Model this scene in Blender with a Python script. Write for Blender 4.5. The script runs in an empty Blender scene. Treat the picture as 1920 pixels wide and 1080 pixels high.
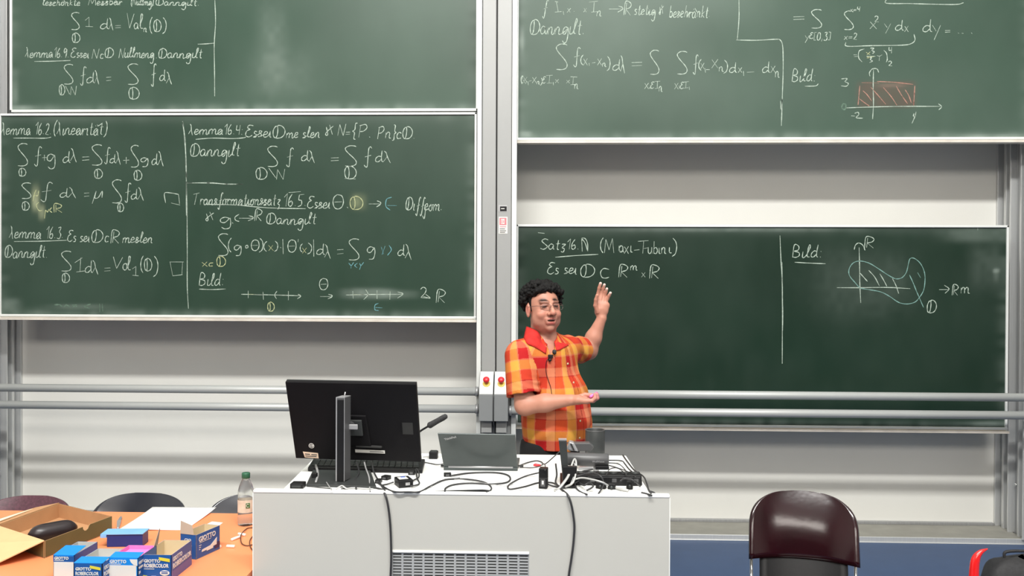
import bpy, bmesh, math, random
import numpy as np
from mathutils import Vector, Matrix, Euler
random.seed(7); rng = np.random.RandomState(7)
SC = bpy.context.scene
COL = SC.collection
PI = math.pi

# ------------------------------------------------------------------ camera, light, exposure
FPX = 1650.0
CAM = Vector((0, 0, 1.80))
RC = Matrix.Rotation(0.035, 3, 'Z') @ Matrix.Rotation(PI/2 - 0.0079, 3, 'X') @ Matrix.Rotation(0.004, 3, 'Z')
cd = bpy.data.cameras.new('camera'); cam = bpy.data.objects.new('camera', cd); COL.objects.link(cam)
cd.sensor_width = 36.0; cd.lens = FPX/1920*36.0; cd.clip_start = 0.05; cd.clip_end = 100
cam.matrix_world = Matrix.Translation(CAM) @ RC.to_4x4()
SC.camera = cam
SC.view_settings.view_transform = 'Standard'
SC.view_settings.look = 'None'
SC.view_settings.gamma = 1.0
SC.view_settings.use_curve_mapping = False
SC.view_settings.exposure = 0.0
w = bpy.data.worlds.new('world'); SC.world = w; w.use_nodes = True
w.node_tree.nodes['Background'].inputs[0].default_value = (0.9, 0.95, 1.0, 1)
w.node_tree.nodes['Background'].inputs[1].default_value = 0.4
def area(name, loc, sx, sy, power, color=(1, 1, 1), target=None):
    l = bpy.data.lights.new(name, 'AREA'); l.shape = 'RECTANGLE'; l.size = sx; l.size_y = sy
    l.energy = power; l.color = color
    o = bpy.data.objects.new(name, l); COL.objects.link(o); o.location = loc
    if target is not None:
        o.rotation_euler = (Vector(target) - Vector(loc)).to_track_quat('-Z', 'Y').to_euler()
    return o
LIGHT_Z = 7.6
area('board_light', (0.0, -0.5, LIGHT_Z), 6.0, 0.42, 960, (1.0, 0.99, 0.955), (0, 6.2, 1.2))
area('rear_fill', (0.0, -6.5, 6.6), 9.0, 1.5, 520, (1.0, 0.94, 0.87), (0, 6.0, 1.0))  # unseen fill added behind the camera to lighten the shade under the boards
area('front_fill', (0.0, 3.4, LIGHT_Z), 7.0, 1.2, 70, (1.0, 0.95, 0.88))  # weak unseen fill added overhead for ambient light

def at(px, py, Y):
    d = RC @ Vector(((px-960)/FPX, -(py-540)/FPX, -1))
    return CAM + d*((Y-CAM.y)/d.y)
def atz(px, py, Z):
    d = RC @ Vector(((px-960)/FPX, -(py-540)/FPX, -1))
    return CAM + d*((Z-CAM.z)/d.z)
RCI = RC.transposed()
RN = np.array(RC)
def proj(P):
    q = (np.asarray(P) - np.array(CAM)) @ RN
    return np.stack([960+FPX*q[..., 0]/-q[..., 2], 540-FPX*q[..., 1]/-q[..., 2], -q[..., 2]], -1)

# ------------------------------------------------------------------ object helpers
def tag(o, label=None, cat=None, group=None, kind=None):
    if label: o['label'] = label
    if cat: o['category'] = cat
    if group: o['group'] = group
    if kind: o['kind'] = kind
    return o
def empty(name, loc, rz=0, label=None, cat=None, group=None):
    o = bpy.data.objects.new(name, None); COL.objects.link(o)
    o.location = loc; o.rotation_euler = (0, 0, rz); o.empty_display_size = 0.1
    return tag(o, label, cat, group)
class MB:
    def __init__(s): s.v = []; s.f = []; s.mi = []; s.m = 0; s.sm = []; s.smooth = False
    def add(s, vs, fs):
        b = len(s.v); s.v += [tuple(v) for v in vs]
        for f in fs:
            s.f.append(tuple(b+i for i in f)); s.mi.append(s.m); s.sm.append(s.smooth)
        return s
    def box(s, c, d, rz=0, M=None):
        x, y, z = d[0]/2, d[1]/2, d[2]/2
        vs = [Vector((i*x, j*y, k*z)) for k in (-1, 1) for j in (-1, 1) for i in (-1, 1)]
        R = Matrix.Rotation(rz, 3, 'Z') if M is None else M
        return s.add([R @ v + Vector(c) for v in vs], [(0, 2, 3, 1), (4, 5, 7, 6), (0, 1, 5, 4), (2, 6, 7, 3), (0, 4, 6, 2), (1, 3, 7, 5)])
    def mm(s, a, b):
        return s.box([(a[i]+b[i])/2 for i in range(3)], [abs(b[i]-a[i]) for i in range(3)])
    def prism(s, pts, n, t):      # polygon extruded by vector n*t
        n = Vector(n)*t; k = len(pts)
        vs = [Vector(p) for p in pts] + [Vector(p)+n for p in pts]
        return s.add(vs, [tuple(range(k))[::-1], tuple(range(k, 2*k))] + [(i, (i+1) % k, k+(i+1) % k, k+i) for i in range(k)])
    def lathe(s, prof, c=(0, 0, 0), n=24, M=None, cap=True):
        M = M or Matrix.Identity(3); c = Vector(c)
        vs = []
        for r, z in prof:
            for i in range(n):
                a = 2*PI*i/n; vs.append(M @ Vector((r*math.cos(a), r*math.sin(a), z)) + c)
        fs = []
        for j in range(len(prof)-1):
            for i in range(n):
                fs.append((j*n+i, j*n+(i+1) % n, (j+1)*n+(i+1) % n, (j+1)*n+i))
        if cap:
            fs.append(tuple(range(n))[::-1]); fs.append(tuple((len(prof)-1)*n+i for i in range(n)))
        return s.add(vs, fs)
    def tube(s, pts, r, n=8, sub=0, flat=1.0):
        pts = [Vector(p) for p in pts]
        if sub: pts = catmull(pts, sub)
        k = len(pts); rr = r if isinstance(r, (list, tuple)) else [r]*k
        if len(rr) != k: rr = list(np.interp(np.linspace(0, 1, k), np.linspace(0, 1, len(rr)), rr))
        vs = []; up = None
        for i, p in enumerate(pts):
            t = (pts[min(i+1, k-1)] - pts[max(i-1, 0)])
            t = t.normalized() if t.length > 1e-9 else Vector((0, 0, 1))
            if up is None: up = t.orthogonal().normalized()
            else:
                up = up - t*up.dot(t); up = up.normalized() if up.length > 1e-6 else t.orthogonal().normalized()
            b = t.cross(up)
            for j in range(n):
                a = 2*PI*j/n; vs.append(p + (up*math.cos(a) + b*math.sin(a)*flat)*rr[i])
        fs = [(i*n+j, i*n+(j+1) % n, (i+1)*n+(j+1) % n, (i+1)*n+j) for i in range(k-1) for j in range(n)]
        fs.append(tuple(range(n))[::-1]); fs.append(tuple((k-1)*n+j for j in range(n)))
        return s.add(vs, fs)
    def build(s, name, mats, parent=None, bevel=0, origin=None, segs=2):
        if not isinstance(mats, (list, tuple)): mats = [mats]
        me = bpy.data.meshes.new(name)
        me.from_pydata([tuple(v) for v in s.v], [], s.f); 
        for m in mats: me.materials.append(m)
        me.polygons.foreach_set('material_index', s.mi)
        me.polygons.foreach_set('use_smooth', s.sm)
        bm = bmesh.new(); bm.from_mesh(me); bmesh.ops.recalc_face_normals(bm, faces=bm.faces); bm.to_mesh(me); bm.free()
        o = bpy.data.objects.new(name, me); COL.objects.link(o)
        if parent is not None: o.parent = parent
        if origin is not None:
            me.transform(Matrix.Translation(-Vector(origin))); o.location = origin
        if bevel:
            md = o.modifiers.new('bevel', 'BEVEL'); md.width = bevel; md.segments = segs; md.limit_method = 'ANGLE'
            md.angle_limit = math.radians(35); md.harden_normals = False
        return o
def catmull(P, n):
    P = [Vector(p) for p in P]; out = []
    Q = [P[0]*2-P[1]] + P + [P[-1]*2-P[-2]]
    for i in range(1, len(Q)-2):
        p0, p1, p2, p3 = Q[i-1], Q[i], Q[i+1], Q[i+2]
        for j in range(n):
            t = j/n
            out.append(0.5*((2*p1) + (p2-p0)*t + (2*p0-5*p1+4*p2-p3)*t*t + (3*p1-p0-3*p2+p3)*t**3))
    out.append(P[-1]); return out
def world_child(o, parent):
    """parent an object whose mesh is in world coordinates"""
    o.parent = parent
    o.matrix_parent_inverse = (Matrix.Translation(parent.location) @ parent.rotation_euler.to_matrix().to_4x4()).inverted()
    return o
def copy_thing(root, loc, rz, label, group=None, z=0):
    r = root.copy(); COL.objects.link(r); r.location = loc; r.rotation_euler = (0, 0, rz); r['label'] = label
    if group: r['group'] = group
    for ch in list(root.children):
        c = ch.copy(); COL.objects.link(c); c.parent = r
        for g in ch.children:
            d = g.copy(); COL.objects.link(d); d.parent = c
    return r

# ------------------------------------------------------------------ materials
def mat(name, col, rough=0.5, metal=0.0, nscale=0, namp=0.0, bump=0.0, bscale=200, spec=0.5, stretch=None, coat=0, attr=None, trans=0):
    m = bpy.data.materials.new(name); m.use_nodes = True
    nt = m.node_tree; N = nt.nodes; L = nt.links; b = N['Principled BSDF']
    b.inputs['Base Color'].default_value = (*col, 1); b.inputs['Roughness'].default_value = rough
    b.inputs['Metallic'].default_value = metal; b.inputs['Specular IOR Level'].default_value = spec
    if coat: b.inputs['Coat Weight'].default_value = coat; b.inputs['Coat Roughness'].default_value = 0.08
    if trans: b.inputs['Transmission Weight'].default_value = trans
    tc = N.new('ShaderNodeTexCoord'); mp = N.new('ShaderNodeMapping'); L.new(tc.outputs['Object'], mp.inputs['Vector'])
    if stretch: mp.inputs['Scale'].default_value = stretch
    src = None
    if attr:
        a = N.new('ShaderNodeAttribute'); a.attribute_name = attr; src = a.outputs['Color']
        L.new(src, b.inputs['Base Color'])
    if namp:
        nz = N.new('ShaderNodeTexNoise'); nz.inputs['Scale'].default_value = nscale; nz.inputs['Detail'].default_value = 5
        L.new(mp.outputs['Vector'], nz.inputs['Vector'])
        mr = N.new('ShaderNodeMapRange'); mr.inputs['From Min'].default_value = 0.25; mr.inputs['From Max'].default_value = 0.75
        mr.inputs['To Min'].default_value = 1-namp; mr.inputs['To Max'].default_value = 1+namp
        L.new(nz.outputs['Fac'], mr.inputs['Value'])
        mx = N.new('ShaderNodeVectorMath'); mx.operation = 'MULTIPLY'
        cb = N.new('ShaderNodeCombineXYZ')
        for i in range(3): L.new(mr.outputs['Result'], cb.inputs[i])
        if src: L.new(src, mx.inputs[0])
        else: mx.inputs[0].default_value = col
        L.new(cb.outputs[0], mx.inputs[1]); L.new(mx.outputs[0], b.inputs['Base Color'])
    if bump:
        nb = N.new('ShaderNodeTexNoise'); nb.inputs['Scale'].default_value = bscale; nb.inputs['Detail'].default_value = 3
        L.new(mp.outputs['Vector'], nb.inputs['Vector'])
        bp = N.new('ShaderNodeBump'); bp.inputs['Strength'].default_value = bump; bp.inputs['Distance'].default_value = 0.002
        L.new(nb.outputs['Fac'], bp.inputs['Height']); L.new(bp.outputs['Normal'], b.inputs['Normal'])
    return m
def srgb(r, g, b):
    f = lambda c: (c/255/12.92) if c/255 <= 0.04045 else ((c/255+0.055)/1.055)**2.4
    return (f(r), f(g), f(b))
M = {}
M['wall'] = mat('wall_paint', (0.68, 0.675, 0.635), 0.75, nscale=2.0, namp=0.02, bump=0.15, bscale=120)
M['ceil'] = mat('ceiling_paint', (0.80, 0.80, 0.78), 0.9, nscale=3, namp=0.02)
M['floor'] = mat('blue_linoleum', srgb(56, 76, 108), 0.55, nscale=6, namp=0.06, bump=0.1, bscale=80)
M['ledge'] = mat('grey_ledge', (0.25, 0.245, 0.215), 0.6, nscale=9, namp=0.12, bump=0.2, bscale=60)
M['alu'] = mat('brushed_aluminium', (0.60, 0.61, 0.61), 0.38, 0.55, nscale=4, namp=0.05, stretch=(30, 30, 1), bump=0.05)
M['alu_dark'] = mat('grooved_aluminium', (0.34, 0.345, 0.35), 0.45, 0.5, nscale=5, namp=0.12, stretch=(20, 20, 1))
M['postgrey'] = mat('painted_grey_post', (0.30, 0.305, 0.30), 0.5, 0.1, nscale=3, namp=0.03)
M['boxgrey'] = mat('grey_control_box', (0.215, 0.225, 0.23), 0.5, 0.1, nscale=5, namp=0.04)
M['boxlight'] = mat('pale_control_face', (0.60, 0.60, 0.58), 0.45, nscale=5, namp=0.02)
M['tube'] = mat('galvanised_tube', (0.40, 0.415, 0.41), 0.42, 0.15, nscale=3, namp=0.04, stretch=(1, 20, 20))
M['white_rail'] = mat('white_board_frame', (0.72, 0.74, 0.72), 0.4, 0.2, nscale=6, namp=0.04)
M['tan_rail'] = mat('chalk_dusted_tray', (0.66, 0.61, 0.54), 0.55, 0.1, nscale=9, namp=0.15)
M['board'] = mat('green_board_steel', (0.03, 0.08, 0.05), 0.36, nscale=1.7, namp=0.10, attr='Col', spec=0.3)
M['red'] = mat('red_plastic', (0.62, 0.02, 0.03), 0.35, nscale=20, namp=0.05)
M['yellow'] = mat('yellow_plastic', (0.85, 0.65, 0.10), 0.4, nscale=20, namp=0.05)
M['black'] = mat('black_plastic', (0.008, 0.008, 0.009), 0.45, nscale=30, namp=0.1, bump=0.1, spec=0.3)
M['monback'] = mat('monitor_back_plastic', (0.004, 0.0035, 0.0045), 0.7, nscale=30, namp=0.1, bump=0.1, spec=0.2)
M['blackcable'] = mat('black_cable_rubber', (0.03, 0.03, 0.032), 0.5, nscale=30, namp=0.1)
M['greycable'] = mat('grey_cable_rubber', (0.32, 0.32, 0.32), 0.5, nscale=30, namp=0.1)
M['whitecable'] = mat('white_cable_rubber', (0.48, 0.48, 0.47), 0.5, nscale=30, namp=0.05)
M['browncable'] = mat('brown_cable_rubber', (0.09, 0.035, 0.015), 0.5, nscale=30, namp=0.1)
M['darkgrey'] = mat('dark_grey_plastic', (0.030, 0.033, 0.033), 0.45, nscale=30, namp=0.08, bump=0.1)
M['midgrey'] = mat('mid_grey_plastic', (0.075, 0.075, 0.078), 0.4, nscale=30, namp=0.05)
M['laptop'] = mat('laptop_lid_metal', (0.06, 0.072, 0.072), 0.33, 0.3, nscale=30, namp=0.04)
M['silver'] = mat('silver_plastic', (0.45, 0.45, 0.46), 0.35, 0.5, nscale=30, namp=0.04)
M['chrome'] = mat('chrome_tube', (0.7, 0.7, 0.7), 0.12, 1.0, nscale=10, namp=0.03)
M['deskwhite'] = mat('white_laminate', (0.84, 0.84, 0.81), 0.45, nscale=4, namp=0.01, bump=0.05)
M['deskpanel'] = mat('light_grey_laminate', (0.49, 0.485, 0.45), 0.5, nscale=3, namp=0.012, bump=0.05)
M['grille'] = mat('grille_metal', (0.42, 0.43, 0.43), 0.4, 0.2, nscale=8, namp=0.04)
M['void'] = mat('dark_interior', (0.02, 0.02, 0.02), 0.8, nscale=8, namp=0.04)
M['orange'] = mat('orange_laminate', srgb(238, 144, 96), 0.4, nscale=3, namp=0.03, bump=0.05)
M['paper'] = mat('white_paper', (0.85, 0.84, 0.82), 0.7, nscale=5, namp=0.02)
M['cardboard'] = mat('brown_cardboard', srgb(178, 134, 94), 0.8, nscale=14, namp=0.06, bump=0.2, bscale=90)
M['cardin'] = mat('beige_carton_inside', srgb(205, 185, 150), 0.8, nscale=14, namp=0.05)
M['cardgrey'] = mat('grey_carton_inside', srgb(182, 182, 178), 0.8, nscale=14, namp=0.05)
M['cblue'] = mat('dark_blue_carton_print', srgb(28, 82, 150), 0.4, nscale=14, namp=0.04)
M['clight'] = mat('bright_blue_carton_print', srgb(20, 130, 215), 0.4, nscale=14, namp=0.04)
M['cviolet'] = mat('violet_blue_carton_print', srgb(80, 84, 150), 0.4, nscale=14, namp=0.04)
M['cwhite'] = mat('white_carton_print', srgb(215, 213, 208), 0.5, nscale=14, namp=0.03)
M['cyellow'] = mat('yellow_carton_print', srgb(215, 200, 60), 0.5, nscale=14, namp=0.03)
M['pink'] = mat('pink_chalk', srgb(250, 120, 185), 0.85, nscale=40, namp=0.08)
M['lightbluecarton'] = mat('pale_blue_carton', srgb(120, 172, 228), 0.5, nscale=14, namp=0.05)
M['chalkstick'] = mat('white_chalk_stick', (0.82, 0.76, 0.70), 0.9, nscale=60, namp=0.05)
M['bur'] = mat('burgundy_moulded_shell', srgb(34, 8, 14), 0.17, nscale=9, namp=0.2, bump=.6, bscale=9)
M['burdust'] = mat('dusty_burgundy_shell', srgb(78, 42, 54), 0.4, nscale=90, namp=0.4)
M['navy'] = mat('black_moulded_shell', srgb(26, 28, 38), 0.22, nscale=3, namp=0.1, coat=0.5)
M['green'] = mat('green_bottle_cap', srgb(40, 90, 66), 0.4, nscale=30, namp=0.05)
M['labelgreen'] = mat('green_bottle_label', srgb(60, 110, 60), 0.5, nscale=30, namp=0.05)
M['pet'] = mat('clear_bottle_plastic', (0.92, 0.95, 0.93), 0.12, nscale=10, namp=0.01, trans=0.92)
M['pet'].node_tree.nodes['Principled BSDF'].inputs['IOR'].default_value = 1.12
M['glow_blue'] = mat('blue_sticker', srgb(90, 120, 240), 0.5, nscale=20, namp=0.03)
M['hair'] = mat('black_curly_hair', (0.003, 0.0025, 0.0025), 0.75, nscale=60, namp=0.3, bump=0.6, bscale=150, spec=0.25)
M['skin'] = mat('skin', (0.6, 0.3, 0.22), 0.5, nscale=50, namp=0.03, bump=0.08, bscale=300, attr='Col', spec=0.4)
M['skin'].node_tree.nodes['Principled BSDF'].inputs['Subsurface Weight'].default_value = 0.0
M['shirt'] = mat('plaid_cotton', (0.8, 0.3, 0.1), 0.8, nscale=300, namp=0.04, bump=0.1, bscale=500, attr='Col', spec=0.2)
M['trouser'] = mat('black_trouser_cloth', (0.003, 0.003, 0.0035), 0.9, nscale=80, namp=0.2, bump=0.2)
M['shoe'] = mat('dark_leather', (0.02, 0.015, 0.012), 0.4, nscale=30, namp=0.1)
M['wire'] = mat('thin_metal_spectacle_frame', (0.18, 0.14, 0.13), 0.3, 0.8, nscale=30, namp=0.05)
M['bag'] = mat('black_bag_fabric', (0.02, 0.02, 0.022), 0.7, nscale=60, namp=0.3, bump=0.5)
M['redshiny'] = mat('glossy_red_plastic', (0.75, 0.015, 0.015), 0.2, nscale=10, namp=0.04, coat=0.5)
def chalkmat(name, col):
    m = mat(name, col, 0.95, nscale=90, namp=0.35, spec=0.1); return m
M['ch_w'] = chalkmat('white_chalk_line', (0.36, 0.43, 0.37))
M['ch_y'] = chalkmat('yellow_chalk_line', (0.38, 0.41, 0.23))
M['ch_b'] = chalkmat('blue_chalk_line', (0.13, 0.30, 0.33))
M['ch_c'] = chalkmat('cyan_chalk_line', (0.17, 0.30, 0.27))
M['ch_r'] = chalkmat('red_chalk_line', (0.34, 0.19, 0.15))
M['ch_f'] = chalkmat('faint_chalk_line', (0.11, 0.17, 0.13))

# text as mesh
def text_mesh(s, size, mt, loc, Mx, name='lettering', parent=None, bold=0.0, stretch=1.0, thick=0.0004, shear=0.0):
    c = bpy.data.curves.new('t', 'FONT'); c.body = s; c.size = size; c.extrude = thick; c.offset = bold; c.resolution_u = 2; c.shear = shear
    to = bpy.data.objects.new('t', c); COL.objects.link(to)
    dg = bpy.context.evaluated_depsgraph_get(); me = bpy.data.meshes.new_from_object(to.evaluated_get(dg))
    bpy.data.objects.remove(to); bpy.data.curves.remove(c)
    T = Matrix.Translation(loc) @ Mx.to_4x4() @ Matrix.Diagonal((stretch, 1, 1, 1))
    me.transform(T); me.materials.clear(); me.materials.append(mt)
    me.name = name
    o = bpy.data.objects.new(name, me); COL.objects.link(o)
    if parent is not None: o.parent = parent
    return o
FACE = Matrix(((1, 0, 0), (0, 0, -1), (0, 1, 0)))     # text plane facing -Y (towards camera)

# ------------------------------------------------------------------ the room
WY = 6.53; BB = 6.18; FB = 6.07; TY = 5.93
XL, XR = -7.0, 7.5; YB = -9.0; ZC = 8.0
def slab(name, a, b, m):
    o = MB().mm(a, b).build(name, m); tag(o, kind='structure'); return o
slab('floor', (XL, YB, -0.1), (XR, WY+0.1, 0), M['floor'])
slab('wall_back', (XL, WY, 0), (XR, WY+0.1, ZC), M['wall'])
slab('wall_left', (XL-0.1, YB, 0), (XL, WY+0.1, ZC), M['wall'])
slab('wall_right', (XR, YB, 0), (XR+0.1, WY+0.1, ZC), M['wall'])
slab('wall_rear', (XL, YB-0.1, 0), (XR, YB, ZC), M['wall'])
slab('ceiling', (XL, YB, ZC), (XR, WY+0.1, ZC+0.1), M['ceil'])
# raked seating of the hall behind the camera
tm = mat('dark_hall_carpet', (0.045, 0.04, 0.04), 0.9, nscale=9, namp=0.1)
for k in range(8):
    slab('trim_%d' % (10+k), (XL+.3, YB, k*0.42), (XR-.3, -1.2-k*0.95, (k+1)*0.42), tm)
# low grey ledge under the boards with metal lips
XBL = at(45, 700, WY).x; XBR = at(1862, 700, WY).x
LZ = 0.035; LF = atz(1500, 1005, LZ).y
o = MB().mm((XBL-0.05, LF, 0), (XBR+0.05, WY, LZ)).build('trim_1', M['ledge'], bevel=0.002); tag(o, kind='structure')
mb = MB(); mb.mm((XBL-0.6, LF-0.012, 0), (XBR+0.8, LF, LZ+0.004)); mb.mm((XBL-0.6, LF-0.02, 0), (XBR+0.8, LF-0.012, 0.006))
tag(mb.build('trim_2', M['alu'], bevel=0.002), kind='structure')
tag(MB().mm((XBL, WY-0.03, LZ), (XBR, WY, LZ+0.02)).build('trim_3', M['alu_dark'], bevel=0.002), kind='structure')
# ------------------------------------------------------------------ side guide columns, centre posts
def side_column(xin, sgn, label):
    r = empty('guide_column', (xin+sgn*0.12, 6.27, 0), 0, label, 'column', 'aluminium guide columns of the boards')
    H = 4.6
    def part(name, a, b, m, bv=0.002): world_child(MB().mm(a, b).build(name, m, bevel=bv), r)
    part('column_body', (xin+sgn*0.03, 6.02, 0.0), (xin+sgn*0.22, WY-.002, H), M['alu'])
    # raised vertical guide profiles on the inner face
    for (ya, yb, t) in ((6.02, 6.05, .045), (6.10, 6.13, .03), (6.145, 6.16, .045), (6.23, 6.25, .03), (6.34, 6.355, .045), (6.43, 6.46, .03), (6.505, WY-.002, .05)):
        part('guide_profile', (xin+sgn*0.03, ya, LZ), (xin+sgn*(0.03-t), yb, H), M['alu'])
    part('groove_lining', (xin+sgn*0.028, 6.26, LZ), (xin+sgn*0.03, 6.33, H), M['alu_dark'])
    part('groove_lining', (xin+sgn*0.028, 6.06, LZ), (xin+sgn*0.03, 6.09, H), M['alu_dark'])
    for (y, z) in ((6.30, 0.38), (6.12, 0.28)):
        s = MB(); s.smooth = True
        s.lathe([(0.001, 0.02), (0.010, 0.017), (0.012, 0.008), (0.008, 0.0)], (xin+sgn*0.03, y, z), 12, Matrix.Rotation(-sgn*PI/2, 3, 'Y'))
        world_child(s.build('bolt', M['chrome']), r)
side_column(XBL-0.03, -1, 'grooved aluminium guide column at the left end of the blackboards')
side_column(XBR+0.03, 1, 'grooved aluminium guide column at the right end of the blackboards')
def xat(px, Y, py=400): return at(px, py, Y).x
PY = 6.0
def centre_post(xa, xb, pa, pb, label):
    r = empty('board_post', ((xa+xb)/2, PY, 0), 0, label, 'post', 'grey posts between the two blackboard units')
    world_child(MB().mm((xa, PY, 0.0), (xb, WY-.002, 4.6)).build('cover_panel', M['postgrey'], bevel=0.006), r)
    world_child(MB().mm((pa, PY-0.015, 0.0), (pb, PY+.045, 4.6)).build('edge_profile', M['white_rail'], bevel=0.003), r)
    return r
pl = centre_post(xat(903.5, PY), xat(929.6, PY), xat(894.3, PY-.015), xat(902.8, PY), 'left grey post in the middle, beside the left blackboards')
pr = centre_post(xat(931.6, PY), xat(959, PY), xat(959.6, PY), xat(968.6, PY-.015), 'right grey post in the middle, with two small stickers')
world_child(MB().mm((xat(929.6, PY), PY+0.03, 0), (xat(931.6, PY), WY-.002, 4.6)).build('gap_filler', M['void']), pl)
def sticker(px0, py0, px1, py1, m, Y=PY-0.0005, name='sticker', parent=pr, t=0.0008):
    a = at(px0, py0, Y); b = at(px1, py1, Y)
    return world_child(MB().mm((a.x, Y-t, b.z), (b.x, Y+0.0004, a.z)).build(name, m), parent)
sticker(935, 384.5, 951, 397, M['silver']); sticker(937.5, 387, 950, 396, M['black'], PY-0.0015)
sticker(939.5, 390.5, 946, 392, M['cwhite'], PY-0.0025)
M['pinkprint'] = mat('pinkish_red_print', srgb(200, 120, 128), 0.6, nscale=30, namp=0.05)
sticker(935, 406.5, 951.5, 438, M['cwhite']); sticker(936.5, 408.5, 949.5, 422, M['pinkprint'], PY-0.0015)
sticker(939.5, 410.5, 946, 420, M['cwhite'], PY-0.0025); sticker(940.5, 412, 942, 419, M['pinkprint'], PY-0.0035); sticker(943.5, 413, 945, 418, M['pinkprint'], PY-0.0035)
for k, yy in enumerate((424.5, 428.5, 432, 435)):
    sticker(937, yy, 949-(k % 2)*2, yy+1.2, M['midgrey'] if k else M['pinkprint'], PY-0.0018)

# control boxes with emergency stops
def control_box(xa, xb, label):
    Yf = 5.86
    r = empty('control_box', ((xa+xb)/2, Yf, at(925, 790, Yf).z), 0, label, 'control box', 'control boxes with red stop buttons')
    zt = at(925, 697, 5.95).z; zm = at(925, 740, Yf).z; zb = at(925, 790, Yf).z
    m = MB()
    prof = [(Yf, zb), (PY-.017, zb), (PY-.017, zt), (5.965, zt), (Yf, zm)]
    m.prism([(xa, y, z) for y, z in prof], (1, 0, 0), xb-xa)
    world_child(m.build('housing', M['boxgrey'], bevel=0.003), r)
    n = Vector((0, -(zt-zm), -(5.965-Yf))).normalized(); n = Vector((0, -(zt-zm), (5.965-Yf))).normalized()
    cen = Vector(((xa+xb)/2, (Yf+5.965)/2, (zt+zm)/2))
    u = Vector((0, 5.965-Yf, zt-zm)).normalized(); Mx = Matrix(((1, 0, 0), tuple(u), tuple(n))).transposed()
    L = math.hypot(zt-zm, 5.965-Yf)
    f = MB(); f.box(cen+n*0.0015, ((xb-xa)-0.004, L-0.004, 0.003), M=Mx)
    fp = world_child(f.build('button_panel', M['boxlight'], bevel=0.001), r)
    c = cen + u*0.002
    y = MB(); y.smooth = True; y.lathe([(0.024, 0.002), (0.024, 0.006), (0.020, 0.008)], c-u*0.01, 24, Mx)
    world_child(y.build('yellow_ring', M['yellow']), r)
    b = MB(); b.smooth = True
    b.lathe([(0.012, 0.004), (0.012, 0.03), (0.021, 0.032), (0.022, 0.044), (0.017, 0.052), (0.004, 0.055)], c, 24, Mx)
    world_child(b.build('stop_button', M['red']), r)
    world_child(MB().mm((xa+0.012, Yf+0.05, zb-0.085), (xb-0.012, PY-.017, zb)).build('cable_duct', M['postgrey'], bevel=0.002), r)
control_box(xat(898, 5.86, 740), xat(924.5, 5.86, 740), 'left grey control box with red emergency stop on sloping pale face')
control_box(xat(926, 5.86, 740), xat(952.5, 5.86, 740), 'right grey control box with red emergency stop, next to the man')
cm = MB(); cm.smooth = True
cm.tube([at(925.2, 740, 5.852), at(924.8, 770, 5.852), at(925, 790, 5.86), at(928, 813, 5.92), at(928, 850, 5.95)], 0.004, 6, sub=4)
tag(cm.build('cable', M['blackcable']), 'thin black cable running down between the two control boxes', 'cable')

# guard rails
def rail(x0, y0, x1, y1, label, capx=None):
    a = at(x0, y0, TY); b = at(x1, y1, TY); z = (a.z+b.z)/2; a.z = b.z = z
    r = empty('guard_rail', (a.x, TY, z), 0, label, 'rail', 'grey tubular guard rails in front of the boards')
    m = MB(); m.smooth = True; m.tube([a, b], 0.0275, 20); world_child(m.build('tube', M['tube'], bevel=0), r)
    for e, s in ((a, 1), (b, -1)):
        k = MB(); k.smooth = True; k.tube([e, e+Vector((s*0.02, 0, 0))], 0.033, 20); world_child(k.build('end_collar', M['alu_dark']), r)
rail(-60, 727, 897, 733.5, 'upper guard rail in front of the left blackboards')
rail(-60, 758, 897, 767, 'lower guard rail in front of the left blackboards')
rail(954, 735, 1990, 748, 'upper guard rail in front of the right blackboards')
rail(954, 768, 1990, 781.5, 'lower guard rail in front of the right blackboards')

# ------------------------------------------------------------------ chalk writing: a small stroke alphabet
G = {}
def gl(n, w, top, bot, s): G[n] = (w, top, bot, [[tuple(map(float, p.split(','))) for p in st.split()] for st in s.split('|')])
gl('I', .55, 3, -.6, "1,.04 .8,0 .4,0 .08,.1 .1,.22 .35,.38 .8,.62 1,.8 .9,.94 .55,1 .05,.99")
gl('1', .3, 2, 0, "0,.3 .9,0|.9,0 .85,1")
gl('1u', .5, 2, 0, "0,.35 .5,0|.5,0 .5,.95|.05,.97 1,1")
gl('D', .95, 2, 0, ".34,.08 .15,.1 0,.4 .06,.8 .24,.97 .36,.8 .38,.4 .34,.03 .7,.08 .97,.38 .95,.72 .7,.95 .30,1")
gl('O', .9, 2, 0, ".4,0 .1,.2 0,.55 .15,.9 .5,1 .85,.85 1,.5 .85,.1 .4,0")
gl('T', .9, 2, 0, ".4,0 .1,.2 0,.55 .15,.9 .5,1 .85,.85 1,.5 .85,.1 .4,0|.15,.52 .85,.5")
gl('d', .6, 2, 0, ".75,.55 .4,.5 .05,.7 .05,.95 .4,.98 .75,.75|.85,0 .78,.5 .8,.9 1,1")
gl('L', .55, 2, -.1, ".1,0 .35,.15 .5,.5 .85,1|.5,.45 0,.9")
gl('l', .35, 2, 0, ".2,.8 .8,.3 .9,.05 .6,0 .4,.4 .4,.9 1,.95")
gl('f', .5, 2, -.8, "1,.08 .8,0 .6,.1 .5,.5 .4,.95 .2,1 .0,.9|.1,.5 .9,.42")
gl('F', .9, 2, 0, "0,.08 .9,0|.4,.05 .35,1|.35,.5 .8,.45")
gl('g', .6, 1, -1.1, ".8,.1 .4,0 .05,.15 .05,.4 .4,.45 .8,.1|.85,.05 .9,.5 .8,.9 .4,1 .1,.85")
gl('q', .6, 1, -1.1, ".8,.1 .4,0 .05,.15 .05,.4 .4,.45 .8,.1|.85,.05 .9,.5 .7,.95 .2,1")
gl('=', .5, .75, .35, "0,.1 1,0|.0,1 1,.85")
gl('-', .5, .6, .5, "0,.5 1,.4")
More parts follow.
